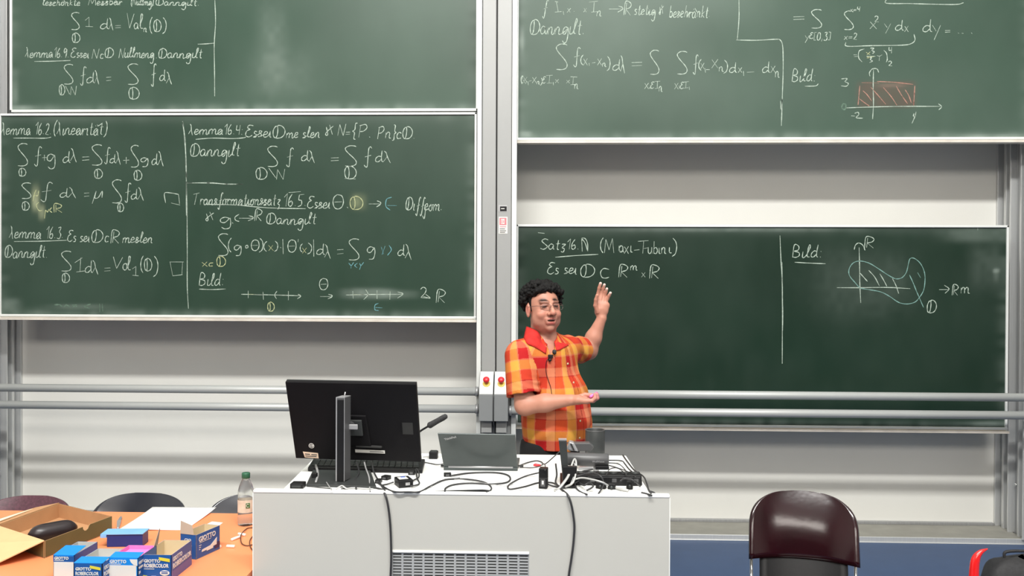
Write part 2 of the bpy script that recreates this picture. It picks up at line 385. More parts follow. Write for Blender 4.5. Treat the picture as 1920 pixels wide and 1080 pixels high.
gl('>', .8, .9, .2, "0,.5 1,.5|.7,0 1,.25 .98,.6 .65,1")
gl('+', .5, 1, .1, ".5,0 .5,1|0,.5 1,.45")
gl('(', .3, 2.2, -.3, "1,0 .4,.2 .1,.5 .3,.8 .9,1")
gl(')', .3, 2.2, -.3, ".2,0 .8,.2 1,.5 .7,.85 0,1")
gl('{', .3, 2.2, -.3, "1,0 .5,.05 .5,.4 0,.5 .5,.6 .5,.95 1,1")
gl('}', .3, 2.2, -.3, "0,0 .5,.05 .5,.4 1,.5 .5,.6 .5,.95 0,1")
gl('V', .7, 2, 0, "0,0 .35,.95|.35,.95 1,.05")
gl('N', .8, 2, 0, "0,1 .12,.05|.12,.05 .8,1|.8,1 1,0")
gl('M', 1, 2, 0, "0,1 .15,.05|.15,.05 .5,.8|.5,.8 .85,0|.85,0 1,1")
gl('τ', .9, 2, 0, "0,.12 .9,0|.5,.05 .35,1")
gl(',', .2, .3, -.3, ".6,0 .2,1")
gl('7', .5, 1.8, 0, ".1,.05 .9,.05 .4,1")
gl('P', .7, 2, 0, ".15,1 .2,.05|.1,.1 .7,0 .9,.25 .6,.5 .2,.55")
gl('R', .9, 2, 0, ".1,1 .1,.05 .55,0 .95,.2 .8,.45 .3,.55|.3,.55 1,1|.3,.1 .3,.95")
gl('B', .7, 2, 0, ".1,1 .15,0 .7,.1 .7,.4 .2,.5 .8,.6 .9,.85 .5,1 .1,.95")
gl('J', .6, 2, -.1, ".1,0 .5,.25 .6,.6 .4,.95 .1,1 .5,.97 1,.85")
gl('E', .7, 2, 0, "1,.05 .4,0 .15,.2 .6,.35|.6,.35 .1,.5 0,.85 .5,1 1,.85")
gl('S', .7, 2, 0, "1,.1 .5,0 .1,.2 .6,.5 1,.75 .5,1 0,.9")
gl('C', .6, 1.3, 0, "1,.1 .4,0 .05,.4 .2,.9 .6,1 1,.9")
gl('U', .6, 1.2, 0, "1,.05 .3,.1 .0,.5 .3,.95 1,.95")
gl('e', .5, 1, 0, ".1,.6 .8,.4 .7,.05 .3,.1 .05,.6 .3,1 1,.85")
gl('a', .6, 1, 0, ".75,.15 .35,0 0,.5 .25,1 .65,.8 .8,.1|.8,.1 .8,.85 1,1")
gl('o', .5, 1, 0, ".5,0 .1,.3 .1,.8 .5,1 .9,.7 .8,.15 .5,0 1,.1")
gl('ö', .5, 1.6, 0, ".5,.35 .1,.5 .1,.85 .5,1 .9,.8 .8,.45 .5,.35|.25,0 .3,.1|.75,0 .8,.1")
gl('ä', .6, 1.7, 0, ".75,.5 .35,.4 0,.7 .25,1 .65,.9 .8,.45|.8,.45 .8,.9 1,1|.2,.1 .3,.2|.5,.02 .7,.2")
gl('s', .4, 1, 0, ".9,.1 .3,0 .2,.35 .8,.6 .7,.95 0,1")
gl('c', .45, 1, 0, "1,.15 .4,0 .05,.5 .3,1 1,.9")
gl('i', .25, 1, 0, ".4,0 .4,.9 1,1")
gl('n', .6, 1, 0, ".1,.1 .1,1|.1,.5 .4,.05 .7,.2 .7,.9 1,1")
gl('m', .95, 1, 0, ".05,.1 .05,1|.05,.5 .25,.05 .42,.2 .42,1|.42,.5 .65,.05 .82,.2 .82,.9 1,1")
gl('h', .6, 2, 0, ".3,0 .1,1|.1,.75 .45,.5 .7,.6 .75,1")
gl('k', .5, 2, 0, ".2,0 .1,1|.8,.5 .15,.75|.15,.75 .9,1")
gl('r', .4, 1, 0, ".1,0 .2,1|.2,.5 .5,.05 1,.15")
gl('t', .4, 1.8, 0, ".5,0 .45,.9 .9,1|.0,.4 1,.35")
gl('b', .5, 2, 0, ".2,0 .1,1|.1,.6 .6,.5 .9,.75 .6,1 .1,.95")
gl('u', .55, 1, 0, ".05,0 .05,.8 .4,1 .8,.6 .85,0|.85,.1 .9,1")
gl('x', .5, 1, 0, ".1,.05 .9,1|.9,0 .05,1")
gl('y', .5, 1, -.9, "0,0 .45,.4|1,0 .2,1")
gl('z', .5, 1, -.6, ".1,.05 .8,.05 .2,.45 .7,.6 .5,1 .05,.9")
gl('v', .5, 1, 0, "0,0 .4,1 1,.05")
gl('w', .8, 1, 0, "0,0 .2,1 .5,.3 .7,1 1,.0")
gl('.', .2, .2, 0, ".3,.3 .6,.8")
gl(':', .2, 1, 0, ".4,0 .6,.1|.4,.85 .6,1")
gl(' ', .35, 1, 0, "0,0 0,0")
gl('/', .3, 2, 0, "0,0 1,1")
gl('|', .15, 2.2, -.3, ".5,0 .5,1")
gl('&', .7, 1.8, 0, ".1,.2 .35,.8 .3,1 .1,.85 .4,.5 .9,.1|.45,0 .9,.9")
gl('A', .8, 1.8, -.1, ".1,.1 .0,.5 .5,.6 .4,.0|.5,.6 .9,.1|.3,.6 .5,1 .3,.9 .5,.6")
gl('2', .5, 1.8, 0, ".05,.2 .4,0 .8,.15 .7,.5 .1,.95|.1,.95 1,1")
gl('3', .5, 1.8, 0, ".1,.05 .8,0 .5,.4|.5,.4 .95,.65 .7,1 .05,.95")
gl('4', .5, 1.8, 0, ".1,0 .1,.5 .9,.5|.85,0 .8,1")
gl('5', .5, 1.9, 0, ".1,.05 .1,.45 .6,.5 .7,.85 .05,1|.1,.05 1,0")
gl('6', .5, 1.9, 0, ".6,0 .15,.4 .1,.85 .5,1 .85,.8 .6,.55 .2,.7")
gl('9', .5, 1.9, 0, ".8,.2 .4,0 .05,.2 .3,.5 .8,.2|.85,.1 .85,.5 .7,1")
gl('0', .5, 1.8, 0, ".4,0 .1,.3 .1,.8 .5,1 .9,.7 .8,.15 .4,0")
gl('[', .3, 1.8, 0, "1,0 .1,.02|.1,.02 .1,1|.1,1 1,.97")
gl(']', .3, 1.8, 0, "0,0 .9,.02|.9,.02 .9,1|.9,1 0,.97")
gl('W', .8, 1.2, 0, "0,.2 0,1|0,.45 .2,.1 .4,.3 .4,1|.4,.5 .7,0 .9,.3 1,1")
JOIN = 'emnaiuglrtshckobäö'
VIEW = dict(A=(0, 0, 3.6), B=(0, 200, 3.6), C=(0, 380, 3.6), D=(340, 200, 3.4286), E=(340, 400, 3.4286),
            F=(960, 0, 3.6), G=(1440, 0, 3.6), H=(960, 420, 3.6923), I=(1440, 400, 3.6))
def parse_chalk(txt):
    out = {}; col = 'w'
    for ln in txt.strip().splitlines():
        p = ln.split()
        if not p: continue
        if p[0][0] == '@': col = p[0][1:]; continue
        ox, oy, s = VIEW[p[0]]
        tr = lambda x, y: (ox+x/s, oy+y/s)
        L = out.setdefault(col, [])
        if p[1] == 's':
            L.append([tr(*map(float, q.split(','))) for q in p[2:]])
        elif p[1] == 'g':
            x0, y0, x1, y1 = map(float, p[3:7])
            for st in G[p[2]][3]: L.append([tr(x0+(x1-x0)*a, y0+(y1-y0)*b) for a, b in st])
        elif p[1] == 't':
            word = p[2].replace('_', ' '); x0, yb, x1, xh = map(float, p[3:7])
            tot = sum(G[c][0]+.12 for c in word); k = (x1-x0)/tot; x = x0
            pe = None
            for c in word:
                w_, t_, b_, sts = G[c]
                if pe is not None and c in JOIN:
                    a, b = sts[0][0]; a = x+w_*k*a+(1-b)*.12*xh*(t_-b_); b = yb-xh*(t_+(b_-t_)*b)
                    if abs(b-pe[1]) < 1.3*xh: L.append([tr(*pe), tr((pe[0]+a)/2, max(pe[1], b)*.6+min(pe[1], b)*.4), tr(a, b)])
                jy = random.uniform(-.08, .08)*xh
                for st in sts:
                    if c == ' ': continue
                    L.append([tr(x+w_*k*a + (1-b)*.12*xh*(t_-b_), yb+jy-xh*(t_+(b_-t_)*b)) for a, b in st])
                a, b = sts[-1][-1] if c not in 'tfi' else sts[0][-1]
                pe = (x+w_*k*a+(1-b)*.12*xh*(t_-b_), yb-xh*(t_+(b_-t_)*b)) if c in JOIN else None
                x += (w_+.12)*k
    return out
def ribbon_mesh(strokes, Y, wpx=1.7):
    m = MB()
    for st in strokes:
        P = [at(x, y, Y) for x, y in st]
        if len(P) > 2: P = catmull(P, 4)
        n = len(P); hw = wpx*Y/FPX/2
        vs = []
        ph = random.uniform(0, 6)
        for i, p in enumerate(P):
            t = P[min(i+1, n-1)]-P[max(i-1, 0)]
            t = t.normalized() if t.length > 1e-9 else Vector((1, 0, 0))
            nrm = Vector((-t.z, 0, t.x)); e = 0.55 if i in (0, n-1) else 1
            ww = hw*e*(1+.28*math.sin(i*1.3+ph))
            vs += [p+nrm*ww, p-nrm*ww]
        b = len(m.v)
        m.add(vs, [(2*i, 2*i+1, 2*i+3, 2*i+2) for i in range(n-1)])
    return m
CHN = dict(w=('chalk_writing', None), y=('yellow_chalk_marks', 'yellow chalk marks'), b=('blue_chalk_marks', 'blue chalk marks'), c=('pale_cyan_chalk_curve', 'pale cyan chalk curve'),
           r=('red_chalk_marks', 'red chalk marks'), f=('faint_chalk_marks', 'half-wiped faint chalk marks'))
def board(x0, y0, x1, y1, Y, label, chalk, smudges, tray=True, gloss_haze=0.0, dark=1.0):
    """outer pixel box of the board at plane Y"""
    xm = (x0+x1)/2; ym = (y0+y1)/2
    a = Vector((at(x0, ym, Y).x, Y, at(xm, y0, Y).z)); b = Vector((at(x1, ym, Y).x, Y, at(xm, y1, Y).z))
    X0, X1, Z1, Z0 = a.x, b.x, a.z, b.z
    r = empty('blackboard', ((X0+X1)/2, Y, Z0), 0, label, 'blackboard', 'sliding green blackboards')
    fw = 0.016; th = 0.05; bt = 0.04 if tray else 0.02
    # writing surface: chalk dust, plus board gloss painted in as pale haze
    nx, nz = 260, 110
    gx = np.linspace(X0+fw, X1-fw, nx); gz = np.linspace(Z0+bt, Z1-fw, nz)
    XX, ZZ = np.meshgrid(gx, gz, indexing='ij'); V = np.stack([XX, np.full_like(XX, Y+0.012), ZZ], -1).reshape(-1, 3)
    ii = np.arange(nx-1)[:, None]*nz+np.arange(nz-1)[None]; F = np.stack([ii, ii+nz, ii+nz+1, ii+1], -1).reshape(-1, 4)
    me = bpy.data.meshes.new('writing_surface'); me.from_pydata(V.tolist(), [], F.tolist()); me.materials.append(M['board'])
    pp = proj(V); px, py = pp[:, 0], pp[:, 1]
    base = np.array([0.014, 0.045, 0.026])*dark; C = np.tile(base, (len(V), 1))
    dustc = np.array([0.30, 0.36, 0.32])
    n = rng.rand(24, 12); 
    def smooth_noise(sx, sy, seed):
        g = np.random.RandomState(abs(seed)).rand(sx+3, sy+3); u = (XX-X0)/(X1-X0)*sx; v = (ZZ-Z0)/(Z1-Z0)*sy
        i = np.clip(u.astype(int), 0, sx); j = np.clip(v.astype(int), 0, sy); fu = u-i; fv = v-j; fu = fu*fu*(3-2*fu); fv = fv*fv*(3-2*fv)
        return ((g[i, j]*(1-fu)+g[i+1, j]*fu)*(1-fv)+(g[i, j+1]*(1-fu)+g[i+1, j+1]*fu)*fv).reshape(-1)
    wv = .018*smooth_noise(14, 7, int(x0)+9) + .012*smooth_noise(50, 9, int(y0)+5) + gloss_haze*(.55+.9*smooth_noise(5, 4, int(x0)+3))  # last term paints in reflected brightness, strongest on the upper boards
    ed = np.minimum(ZZ-Z0-bt, 1e9).reshape(-1)
    wv += .20*np.exp(-(ed/0.035)**2)*(.3+smooth_noise(60, 3, 3))
    de = np.minimum(XX-X0-fw, X1-fw-XX).reshape(-1)
    wv += .12*np.exp(-(de/0.05)**2)*(smooth_noise(3, 30, 4))
    tp = (Z1-fw-ZZ).reshape(-1); wv += .10*np.exp(-(tp/0.05)**2)*(.4+smooth_noise(30, 3, 8))
    C = C*(1-wv[:, None]) + dustc*wv[:, None]
    for sm_ in smudges:
        cx, cy, rx, ry, amt, cc = sm_[:6]; ee = 12 if len(sm_) > 6 else 3
        g = amt*np.exp(-(np.abs((px-cx)/rx)**ee+np.abs((py-cy)/ry)**ee)**(1 if ee > 3 else 1))*(.6+.6*smooth_noise(80, 30, 11))
        g = np.clip(g, 0, 1); C = C*(1-g[:, None])+np.array(cc)*g[:, None]
    ca = me.color_attributes.new('Col', 'FLOAT_COLOR', 'POINT'); ca.data.foreach_set('color', np.c_[C, np.ones(len(C))].astype(np.float32).ravel())
    bm = bmesh.new(); bm.from_mesh(me); bmesh.ops.recalc_face_normals(bm, faces=bm.faces)
    if bm.faces[0].normal.y > 0: bmesh.ops.reverse_faces(bm, faces=bm.faces)
    bm.to_mesh(me); bm.free()
    so = bpy.data.objects.new('writing_surface', me); COL.objects.link(so); world_child(so, r)
    P = lambda n_, a_, b_, m_, bv=0.003: world_child(MB().mm(a_, b_).build(n_, m_, bevel=bv), r)
    P('backing_panel', (X0+0.004, Y+0.0122, Z0+0.004), (X1-0.004, Y+th, Z1-0.004), M['alu_dark'], 0)
    P('top_rail', (X0, Y, Z1-fw), (X1, Y+th, Z1), M['white_rail'])
    P('side_rail', (X0, Y, Z0), (X0+fw, Y+th, Z1), M['white_rail'])
    P('side_rail', (X1-fw, Y, Z0), (X1, Y+th, Z1), M['white_rail'])
    if tray:
        P('bottom_rail', (X0, Y-0.004, Z0+0.022), (X1, Y+th, Z0+bt), M['white_rail'])
        P('chalk_tray', (X0-0.004, Y-0.020, Z0), (X1+0.004, Y+th, Z0+0.010), M['tan_rail'])
        P('tray_lip', (X0-0.004, Y-0.020, Z0+0.010), (X1+0.004, Y-0.016, Z0+0.018), M['tan_rail'], 0.002)
        P('tray_back', (X0, Y+0.002, Z0+0.010), (X1, Y+th, Z0+0.022), M['tan_rail'], 0)
    else:
        P('bottom_rail', (X0, Y, Z0), (X1, Y+th, Z0+bt), M['white_rail'])
    for c, sts in parse_chalk(chalk).items():
        nm, lb = CHN[c]
        # strokes lie 0.8 mm in front of the surface
        o = ribbon_mesh(sts, Y+0.0112, 1.4 if c != 'f' else 2.4).build(nm, M['ch_'+c])
        if lb: o['label'] = lb
        o['kind'] = 'stuff'
        world_child(o, r)
    return r

UL = """
A t leschönkte 285 38 545 24
A t Messbar 595 34 830 26
A t (Nullmg). 882 36 1045 26
A t Danngilt. 1050 38 1350 24
A g I 480 85 535 200
A g D 488 222 540 288
A g 1u 575 115 627 180
A g d 678 125 735 195
A g L 735 120 768 205
A g = 778 172 815 188
A g V 858 88 905 196
A g a 905 155 937 195
A g l 938 95 965 196
A g n 968 188 992 216
A g ( 1010 115 1028 228
A g D 1038 132 1088 215
A g ) 1096 118 1122 228
A t Lemma16.9. 168 388 470 34
A s 232,415 350,413 475,408
A t Essei 478 390 605 32
A t N 620 398 668 34
A t c 675 395 702 30
A t D 706 392 770 34
A t Nullmeng 802 390 1040 34
A t .Danngilt 1050 392 1370 34
A s 1450,0 1455,150 1446,300 1448,480 1449,650
A s 1335,298 1390,296 1447,291
A g I 430 435 492 568
A g f 542 450 582 575
A g d 585 485 640 560
A g L 638 475 672 570
A g = 718 520 750 545
A g D 400 570 438 642
A s 442,580 470,636
A g N 476 580 516 642
A g I 860 432 932 570
A g f 1020 430 1055 582
A g d 1078 470 1118 545
A g L 1122 485 1165 570
A g D 870 588 940 670
"""
LL = """
B t Lemma_16.2. 5 190 350 42
B s 88,212 200,212 300,213 345,206
B t (Linearität) 358 190 722 44
B g I 118 250 186 400
B g D 128 415 175 470
B g f 232 270 282 400
B g + 285 325 315 365
B g g 318 320 378 420
B g d 425 300 475 378
B g L 475 280 522 375
B g = 555 338 602 362
B g I 618 258 688 395
B g D 638 420 692 485
B g f 705 275 745 385
B g d 742 320 782 380
B g L 782 300 818 392
B g + 832 340 872 385
B g I 882 262 935 408
B g D 905 428 958 498
B g q 950 345 1005 405
B g d 1025 315 1065 392
B g L 1066 300 1108 402
B g I 145 515 208 620
B g D 150 640 198 700
B g f 275 510 355 640
B g d 405 550 462 612
B g L 462 545 520 618
B g = 568 582 602 606
B s 622,655 650,570 640,615 665,612 690,570 688,615
B g I 755 495 820 650
B g D 795 650 835 710
B g f 842 515 885 645
B g d 885 555 930 625
B g L 930 545 975 635
B s 1205,592 1150,582 1110,585 1118,650
B s 1205,592 1212,655
B s 1155,650 1215,664
B s 1232,98 1245,180 1255,320 1258,500 1262,700 1264,900
B s 1262,515 1400,515 1520,522 1640,523
C s 1262,120 1264,300 1264,560 1272,715
C t Lemma_16.3. 60 242 432 42
C s 95,262 280,260 450,254
C t Es_sei 455 265 610 38
C t D 615 270 700 44
C t c 706 266 738 40
C t R 742 272 808 44
C t meslen 825 270 1035 36
C t Danngilt. 30 372 325 42
C g I 412 328 480 462
C g D 420 475 470 540
C s 505,405 555,372
C s 545,372 540,462
C s 515,468 575,460
C g d 575 390 625 472
C g L 622 390 668 485
C g = 705 440 745 462
C g V 765 365 828 448
C g o 828 410 860 455
C g l 855 362 882 458
C g 1 892 430 920 490
C s 895,490 935,494
C g ( 948 358 968 475
C g D 975 375 1025 462
C g ) 1035 360 1066 500
C s 1145,400 1240,400
C s 1148,400 1165,490
C s 1232,402 1228,485
C s 1165,494 1232,486
D t Lemma16.4: 45 178 400 34
D s 92,210 200,202 330,205 400,200 415,195
D t Essei 412 195 585 38
D t D 585 200 672 42
D t me_slen 672 200 895 34
D t & 920 188 985 38
D t N= 1005 190 1090 38
D t {P. 1095 200 1230 42
D t Pn}cD. 1255 205 1510 40
D t Danngilt 55 318 380 42
D s 8,98 20,200 28,330 32,480 32,700
D s 40,490 200,490 300,498 395,498
D g I 552 255 618 385
D g f 675 265 722 385
D g d 772 280 820 348
D g L 820 282 862 362
D g = 962 328 1012 348
D g I 1050 252 1125 382
D g f 1175 258 1225 388
D g d 1248 282 1298 355
D g L 1298 285 1352 362
D g D 480 390 552 468
D s 562,395 608,458
D g N 612 400 665 468
D g D 1050 380 1125 465
D s 1050,462 1120,465
D t τransformationssatz 70 632 640 38
D s 150,628 350,632 550,650 800,656
D t 16.5. 655 642 810 42
D s 690,552 768,546
D t Essei 810 655 962 38
D g T 975 565 1042 658
D s 1065,645 1072,652
D g > 1205 605 1280 645
D t Diffeom. 1440 668 1680 42
D s 1550,700 1562,718 1572,640
E t & 150 50 218 32
E g g 250 25 325 100
E s 328,58 332,66
E s 372,5 345,25 350,45 372,52
E g > 372 15 460 48
E t R 466 50 520 38
E t Danngilt 545 70 872 36
E g I 235 132 300 272
E g ( 300 158 322 250
E g q 340 205 390 272
E s 412,210 425,205 428,220 415,222 412,210
E g T 450 170 500 240
E g ) 500 160 525 250
E g ( 528 180 550 245
E g ) 598 178 620 245
E s 635,218 642,222
E s 652,165 655,262
E g T 685 170 738 250
E s 752,165 750,185
E g ( 762 195 780 250
E g ) 810 190 838 262
E s 850,168 852,278
E g d 870 195 922 265
E g L 920 200 965 292
E g = 1002 232 1042 262
E g I 1075 165 1142 300
E g q 1195 215 1250 295
E g d 1392 200 1438 272
E g L 1438 198 1485 298
E t Bild: 110 465 278 40
E s 115,487 200,490 285,486
E s 385,520 480,522 600,525 765,530
E s 750,520 768,532 745,550
E s 430,498 430,545
E s 525,505 528,555
E s 615,500 600,525 612,550
E s 688,500 688,558
E g T 888 418 942 492
E g > 892 520 968 550
E s 1058,525 1200,522 1420,520
E s 1390,505 1425,518 1390,545
E s 1102,500 1105,548
E s 1185,490 1200,522 1172,555
E s 1258,495 1258,550
E s 1342,500 1340,555
E g 2 1535 475 1582 545
E s 1555,535 1600,545 1570,520
E t R 1632 572 1700 42
@y
B s 245,560 232,590 222,640
B s 262,565 255,600 238,598
B s 262,645 245,665 262,700 285,700
B s 300,755 308,700 320,712 330,690
B s 350,680 335,700 352,715
B g R 360 655 418 715
D g D 1085 575 1168 662
E s 560,205 592,240
E s 588,205 562,240
E s 778,222 802,255
E s 805,222 778,258
E s 132,315 168,342
E s 165,312 135,342
E s 205,318 182,322 180,338 202,338
E g D 228 275 285 342
E s 1105,522 1180,522
E s 430,520 525,522
E s 612,525 688,527
E g D 555 570 598 630
@b
D s 1352,582 1320,595 1315,640 1342,665
D s 1325,635 1385,636
E s 1285,215 1300,262
E s 1310,210 1290,265
E s 1335,205 1350,235 1325,270
E s 1075,318 1092,335 1108,315
E s 1092,335 1090,355
E s 1132,320 1115,335 1130,350
E s 1145,320 1155,335 1172,315
E s 1155,335 1145,362
E s 1268,578 1245,590 1245,620 1268,625
E s 1248,605 1292,608
@f
C s 365,690 400,688 420,700
C s 430,705 450,690 470,705
C s 485,692 520,690
C s 488,702 520,700
C s 612,685 570,698 605,715
C s 672,682 674,738
C s 690,682 694,735
"""
UR = """
F t f 205 90 240 44
F s 290,10 310,14
F s 300,15 312,80
F s 290,82 335,78
F s 345,75 350,100
F t x 370 82 402 28
F t . 415 80 428 28
F t x 482 80 508 26
F s 520,15 580,8
F s 555,15 550,80
F s 535,82 580,78
F t n 568 108 610 36
F g > 655 40 745 82
F t R 750 100 805 46
F t stetig_& 825 100 1025 36
F t beschränkt. 1060 118 1340 40
F t Danngilt. 118 232 495 52
F g I 295 298 372 470
F g f 415 320 462 450
F g ( 462 370 482 440
F g x 480 395 512 440
F s 520,425 522,445
F s 540,425 562,422
F g x 575 395 608 440
F g n 608 425 636 450
F g ) 640 380 662 478
F g d 680 400 735 475
F g L 732 375 765 495
F g = 808 420 878 445
F g I 930 340 992 502
F g I 1112 348 1182 500
F g f 1222 370 1258 500
F g ( 1258 400 1278 475
F g x 1272 425 1300 465
F s 1302,460 1306,490
F s 1310,470 1335,470
F g x 1345 400 1395 460
F g n 1395 450 1428 482
F g ) 1428 405 1455 495
F g d 1468 420 1518 490
F g x 1525 455 1555 490
F s 1562,480 1564,512
F s 1585,488 1635,485
F g d 1690 415 1742 490
F g x 1745 445 1780 490
F g n 1775 480 1805 522
F t (x, 60 560 100 22
F g ( 58 510 72 560
F g x 75 520 105 555
F s 108,550 110,575
F s 115,548 132,545
F g x 135 520 168 560
F t n) 165 570 205 20
F t E 205 562 228 22
F s 230,510 275,508
F s 255,510 250,562
F s 235,562 270,560
F s 278,555 280,575
F g x 290 535 318 560
F g x 365 540 392 562
F s 395,518 440,520
F s 415,520 410,570
F s 395,572 425,570
F g n 420 565 448 600
F g x 893 560 925 600
F s 928,590 932,600
F t E 935 598 960 22
F s 962,550 1000,548
F s 982,550 980,598
F s 965,598 995,595
F g n 990 582 1015 618
F g x 1095 560 1125 602
F s 1128,575 1130,600
F t E 1135 598 1160 22
F s 1155,555 1195,550
F s 1175,552 1172,595
F s 1160,595 1190,592
F s 1196,585 1198,605
F s 1532,-10 1532,130 1520,272
F s 1512,270 1650,272 1780,265 1812,272 1828,320 1830,480 1825,640 1818,850
F s 1812,680 1816,740 1826,660
G g = 172 112 245 132
G g I 290 65 362 190
G g I 512 75 576 200
G t x=4 552 78 625 18
G t x=2 512 268 605 24
G t y 245 265 280 26
G t E 280 262 308 20
G t [0,3] 308 272 425 30
G g x 685 145 738 195
G g 2 718 108 748 148
G g y 785 160 828 225
G g d 860 135 915 205
G g x 920 175 950 215
G g d 1045 130 1108 215
G g y 1110 170 1165 270
G g = 1195 205 1230 218
G s 1282,222 1290,225
G s 1308,224 1320,226
G s 1372,220 1378,228
G s 985,230 992,270 965,295 900,305 700,308 535,312 525,285
G s 578,370 602,370
G s 580,382 605,380
G s 650,330 615,345 612,390 635,418
G s 690,325 715,325 700,340 718,350 705,362
G s 735,375 752,380
G s 752,380 770,370
G s 752,382 750,410
G s 665,380 725,380
G s 682,390 700,390 690,402 705,412 685,422
G s 782,340 800,360 805,400 798,420
G g 4 815 318 838 360
G g 2 812 412 838 445
G t Bild: 158 550 325 42
G s 248,582 320,580 340,565
G g 3 490 530 545 582
G s 688,515 685,490 705,465 735,465 748,490
G s 712,470 710,600 712,700 706,805
G s 530,728 700,722 900,718 1165,718
G s 1150,700 1172,720 1152,742
G s 562,782 585,784
G s 585,765 608,758 612,775 595,795 640,798
G s 985,765 982,785 998,780
G s 1000,755 990,790 972,832
G s 800,-5 800,22 950,24 1100,28 1270,30 1320,18
@r
G s 632,558 750,560
G s 735,550 850,555 980,570
G s 620,578 614,640 608,708
G s 992,578 988,640 984,712
G s 990,580 986,650 982,710
G s 615,665 650,692 685,716
G s 640,612 670,640 700,682
G s 695,590 740,640 795,704
G s 778,590 830,650 870,710
G s 865,580 900,640 942,700
G s 925,605 950,645 968,695
@y
G s 662,352 690,372
G s 690,350 668,370
G s 668,385 715,382
G s 668,392 690,390
@f
G s 505,700 498,730 520,738 525,705 505,700
"""
LR = """
H t Satz16. 195 175 472 36
H s 482,100 486,190
H s 480,100 505,130 525,190
H s 525,190 522,130 505,100 482,98
H s 180,60 225,65
H s 300,230 450,218 598,210
H g ( 610 95 632 200
H g M 640 100 705 200
H g i 735 150 752 188
H g a 742 150 775 195
H g x 775 155 810 205
H g i 815 150 835 195
H s 845,182 882,178
H s 872,120 945,115
H s 912,118 905,205
H s 910,170 940,165
H g u 942 160 972 205
H g b 978 120 1010 205
H g i 1012 165 1028 205
H g n 1032 160 1068 205
H g i 1080 160 1105 200
H g ) 1108 98 1140 225
H t Es_sei 245 345 455 40
H t D 470 368 580 46
H g C 610 308 672 375
H t R 732 368 805 44
H g m 818 288 868 320
H g x 895 335 925 368
H t R 945 380 1022 46
H s 1855,80 1862,250 1870,400 1874,560 1874,738
I s 95,330 97,600 96,1015
I t Bild: 160 298 370 42
I s 180,330 280,336 388,340
I s 582,245 590,215 612,200 640,215 655,250
I s 615,230 618,350 620,480 626,605
I t R 645 232 720 38
I s 465,502 620,502 800,500 960,508
I s 1155,515 1215,515
I s 1190,485 1222,510 1195,540
I t R 1238 555 1285 36
I g m 1300 498 1362 540
I t D 1070 675 1140 44
I s 620,402 645,430 672,460
I s 680,385 720,430 752,490
I s 755,408 780,450 802,492
I s 840,440 865,490 882,542
I s 1415,95 1416,115
@c
I s 620,505 590,470 550,420 548,375 575,335 620,322 680,335 740,370 800,410 850,438 880,442 910,430 935,395 948,340 960,305 990,305 1030,340 1055,395 1060,450 1050,520 1020,570 990,600 935,612 880,600 820,560 760,530 680,515 620,505
I s 955,415 980,470 1000,520 1015,555 1050,635
I s 1010,400 1030,435
"""
LL = LL
DC = (0.30, 0.36, 0.32)
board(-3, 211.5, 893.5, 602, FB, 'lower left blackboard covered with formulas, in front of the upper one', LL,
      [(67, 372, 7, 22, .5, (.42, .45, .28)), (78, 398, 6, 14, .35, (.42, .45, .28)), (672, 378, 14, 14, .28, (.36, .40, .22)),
       (690, 550, 45, 9, .42, DC), (740, 552, 40, 8, .22, DC), (150, 575, 60, 5, .18, DC), (20, 572, 18, 12, .25, DC), (885, 520, 6, 40, .2, DC)], gloss_haze=.028, dark=.75)
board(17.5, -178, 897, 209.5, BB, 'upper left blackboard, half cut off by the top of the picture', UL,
      [(40, 203, 26, 5, .45, DC), (28, 170, 6, 30, .2, DC), (510, 90, 26, 75, .16, DC), (530, 140, 60, 40, .10, DC)], tray=False, gloss_haze=.068)
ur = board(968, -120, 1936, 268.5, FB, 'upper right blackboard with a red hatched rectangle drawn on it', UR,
      [(1662, 177, 55, 25, .60, (.105, .070, .055), 1), (1672, 160, 26, 4, .25, (.30, .20, .16)), (1860, 256, 60, 5, .4, DC), (978, 75, 5, 20, .35, DC), (985, 252, 12, 6, .4, DC)], gloss_haze=.095)
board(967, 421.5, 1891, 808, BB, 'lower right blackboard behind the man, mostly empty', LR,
      [(1868, 508, 6, 4, .45, DC), (1868, 515, 5, 12, .15, DC), (1830, 440, 60, 14, .18, DC), (1850, 795, 40, 5, .4, DC), (1620, 530, 90, 60, .10, DC), (1850, 500, 30, 40, .12, DC), (1370, 428, 200, 6, .3, DC)], dark=.5)
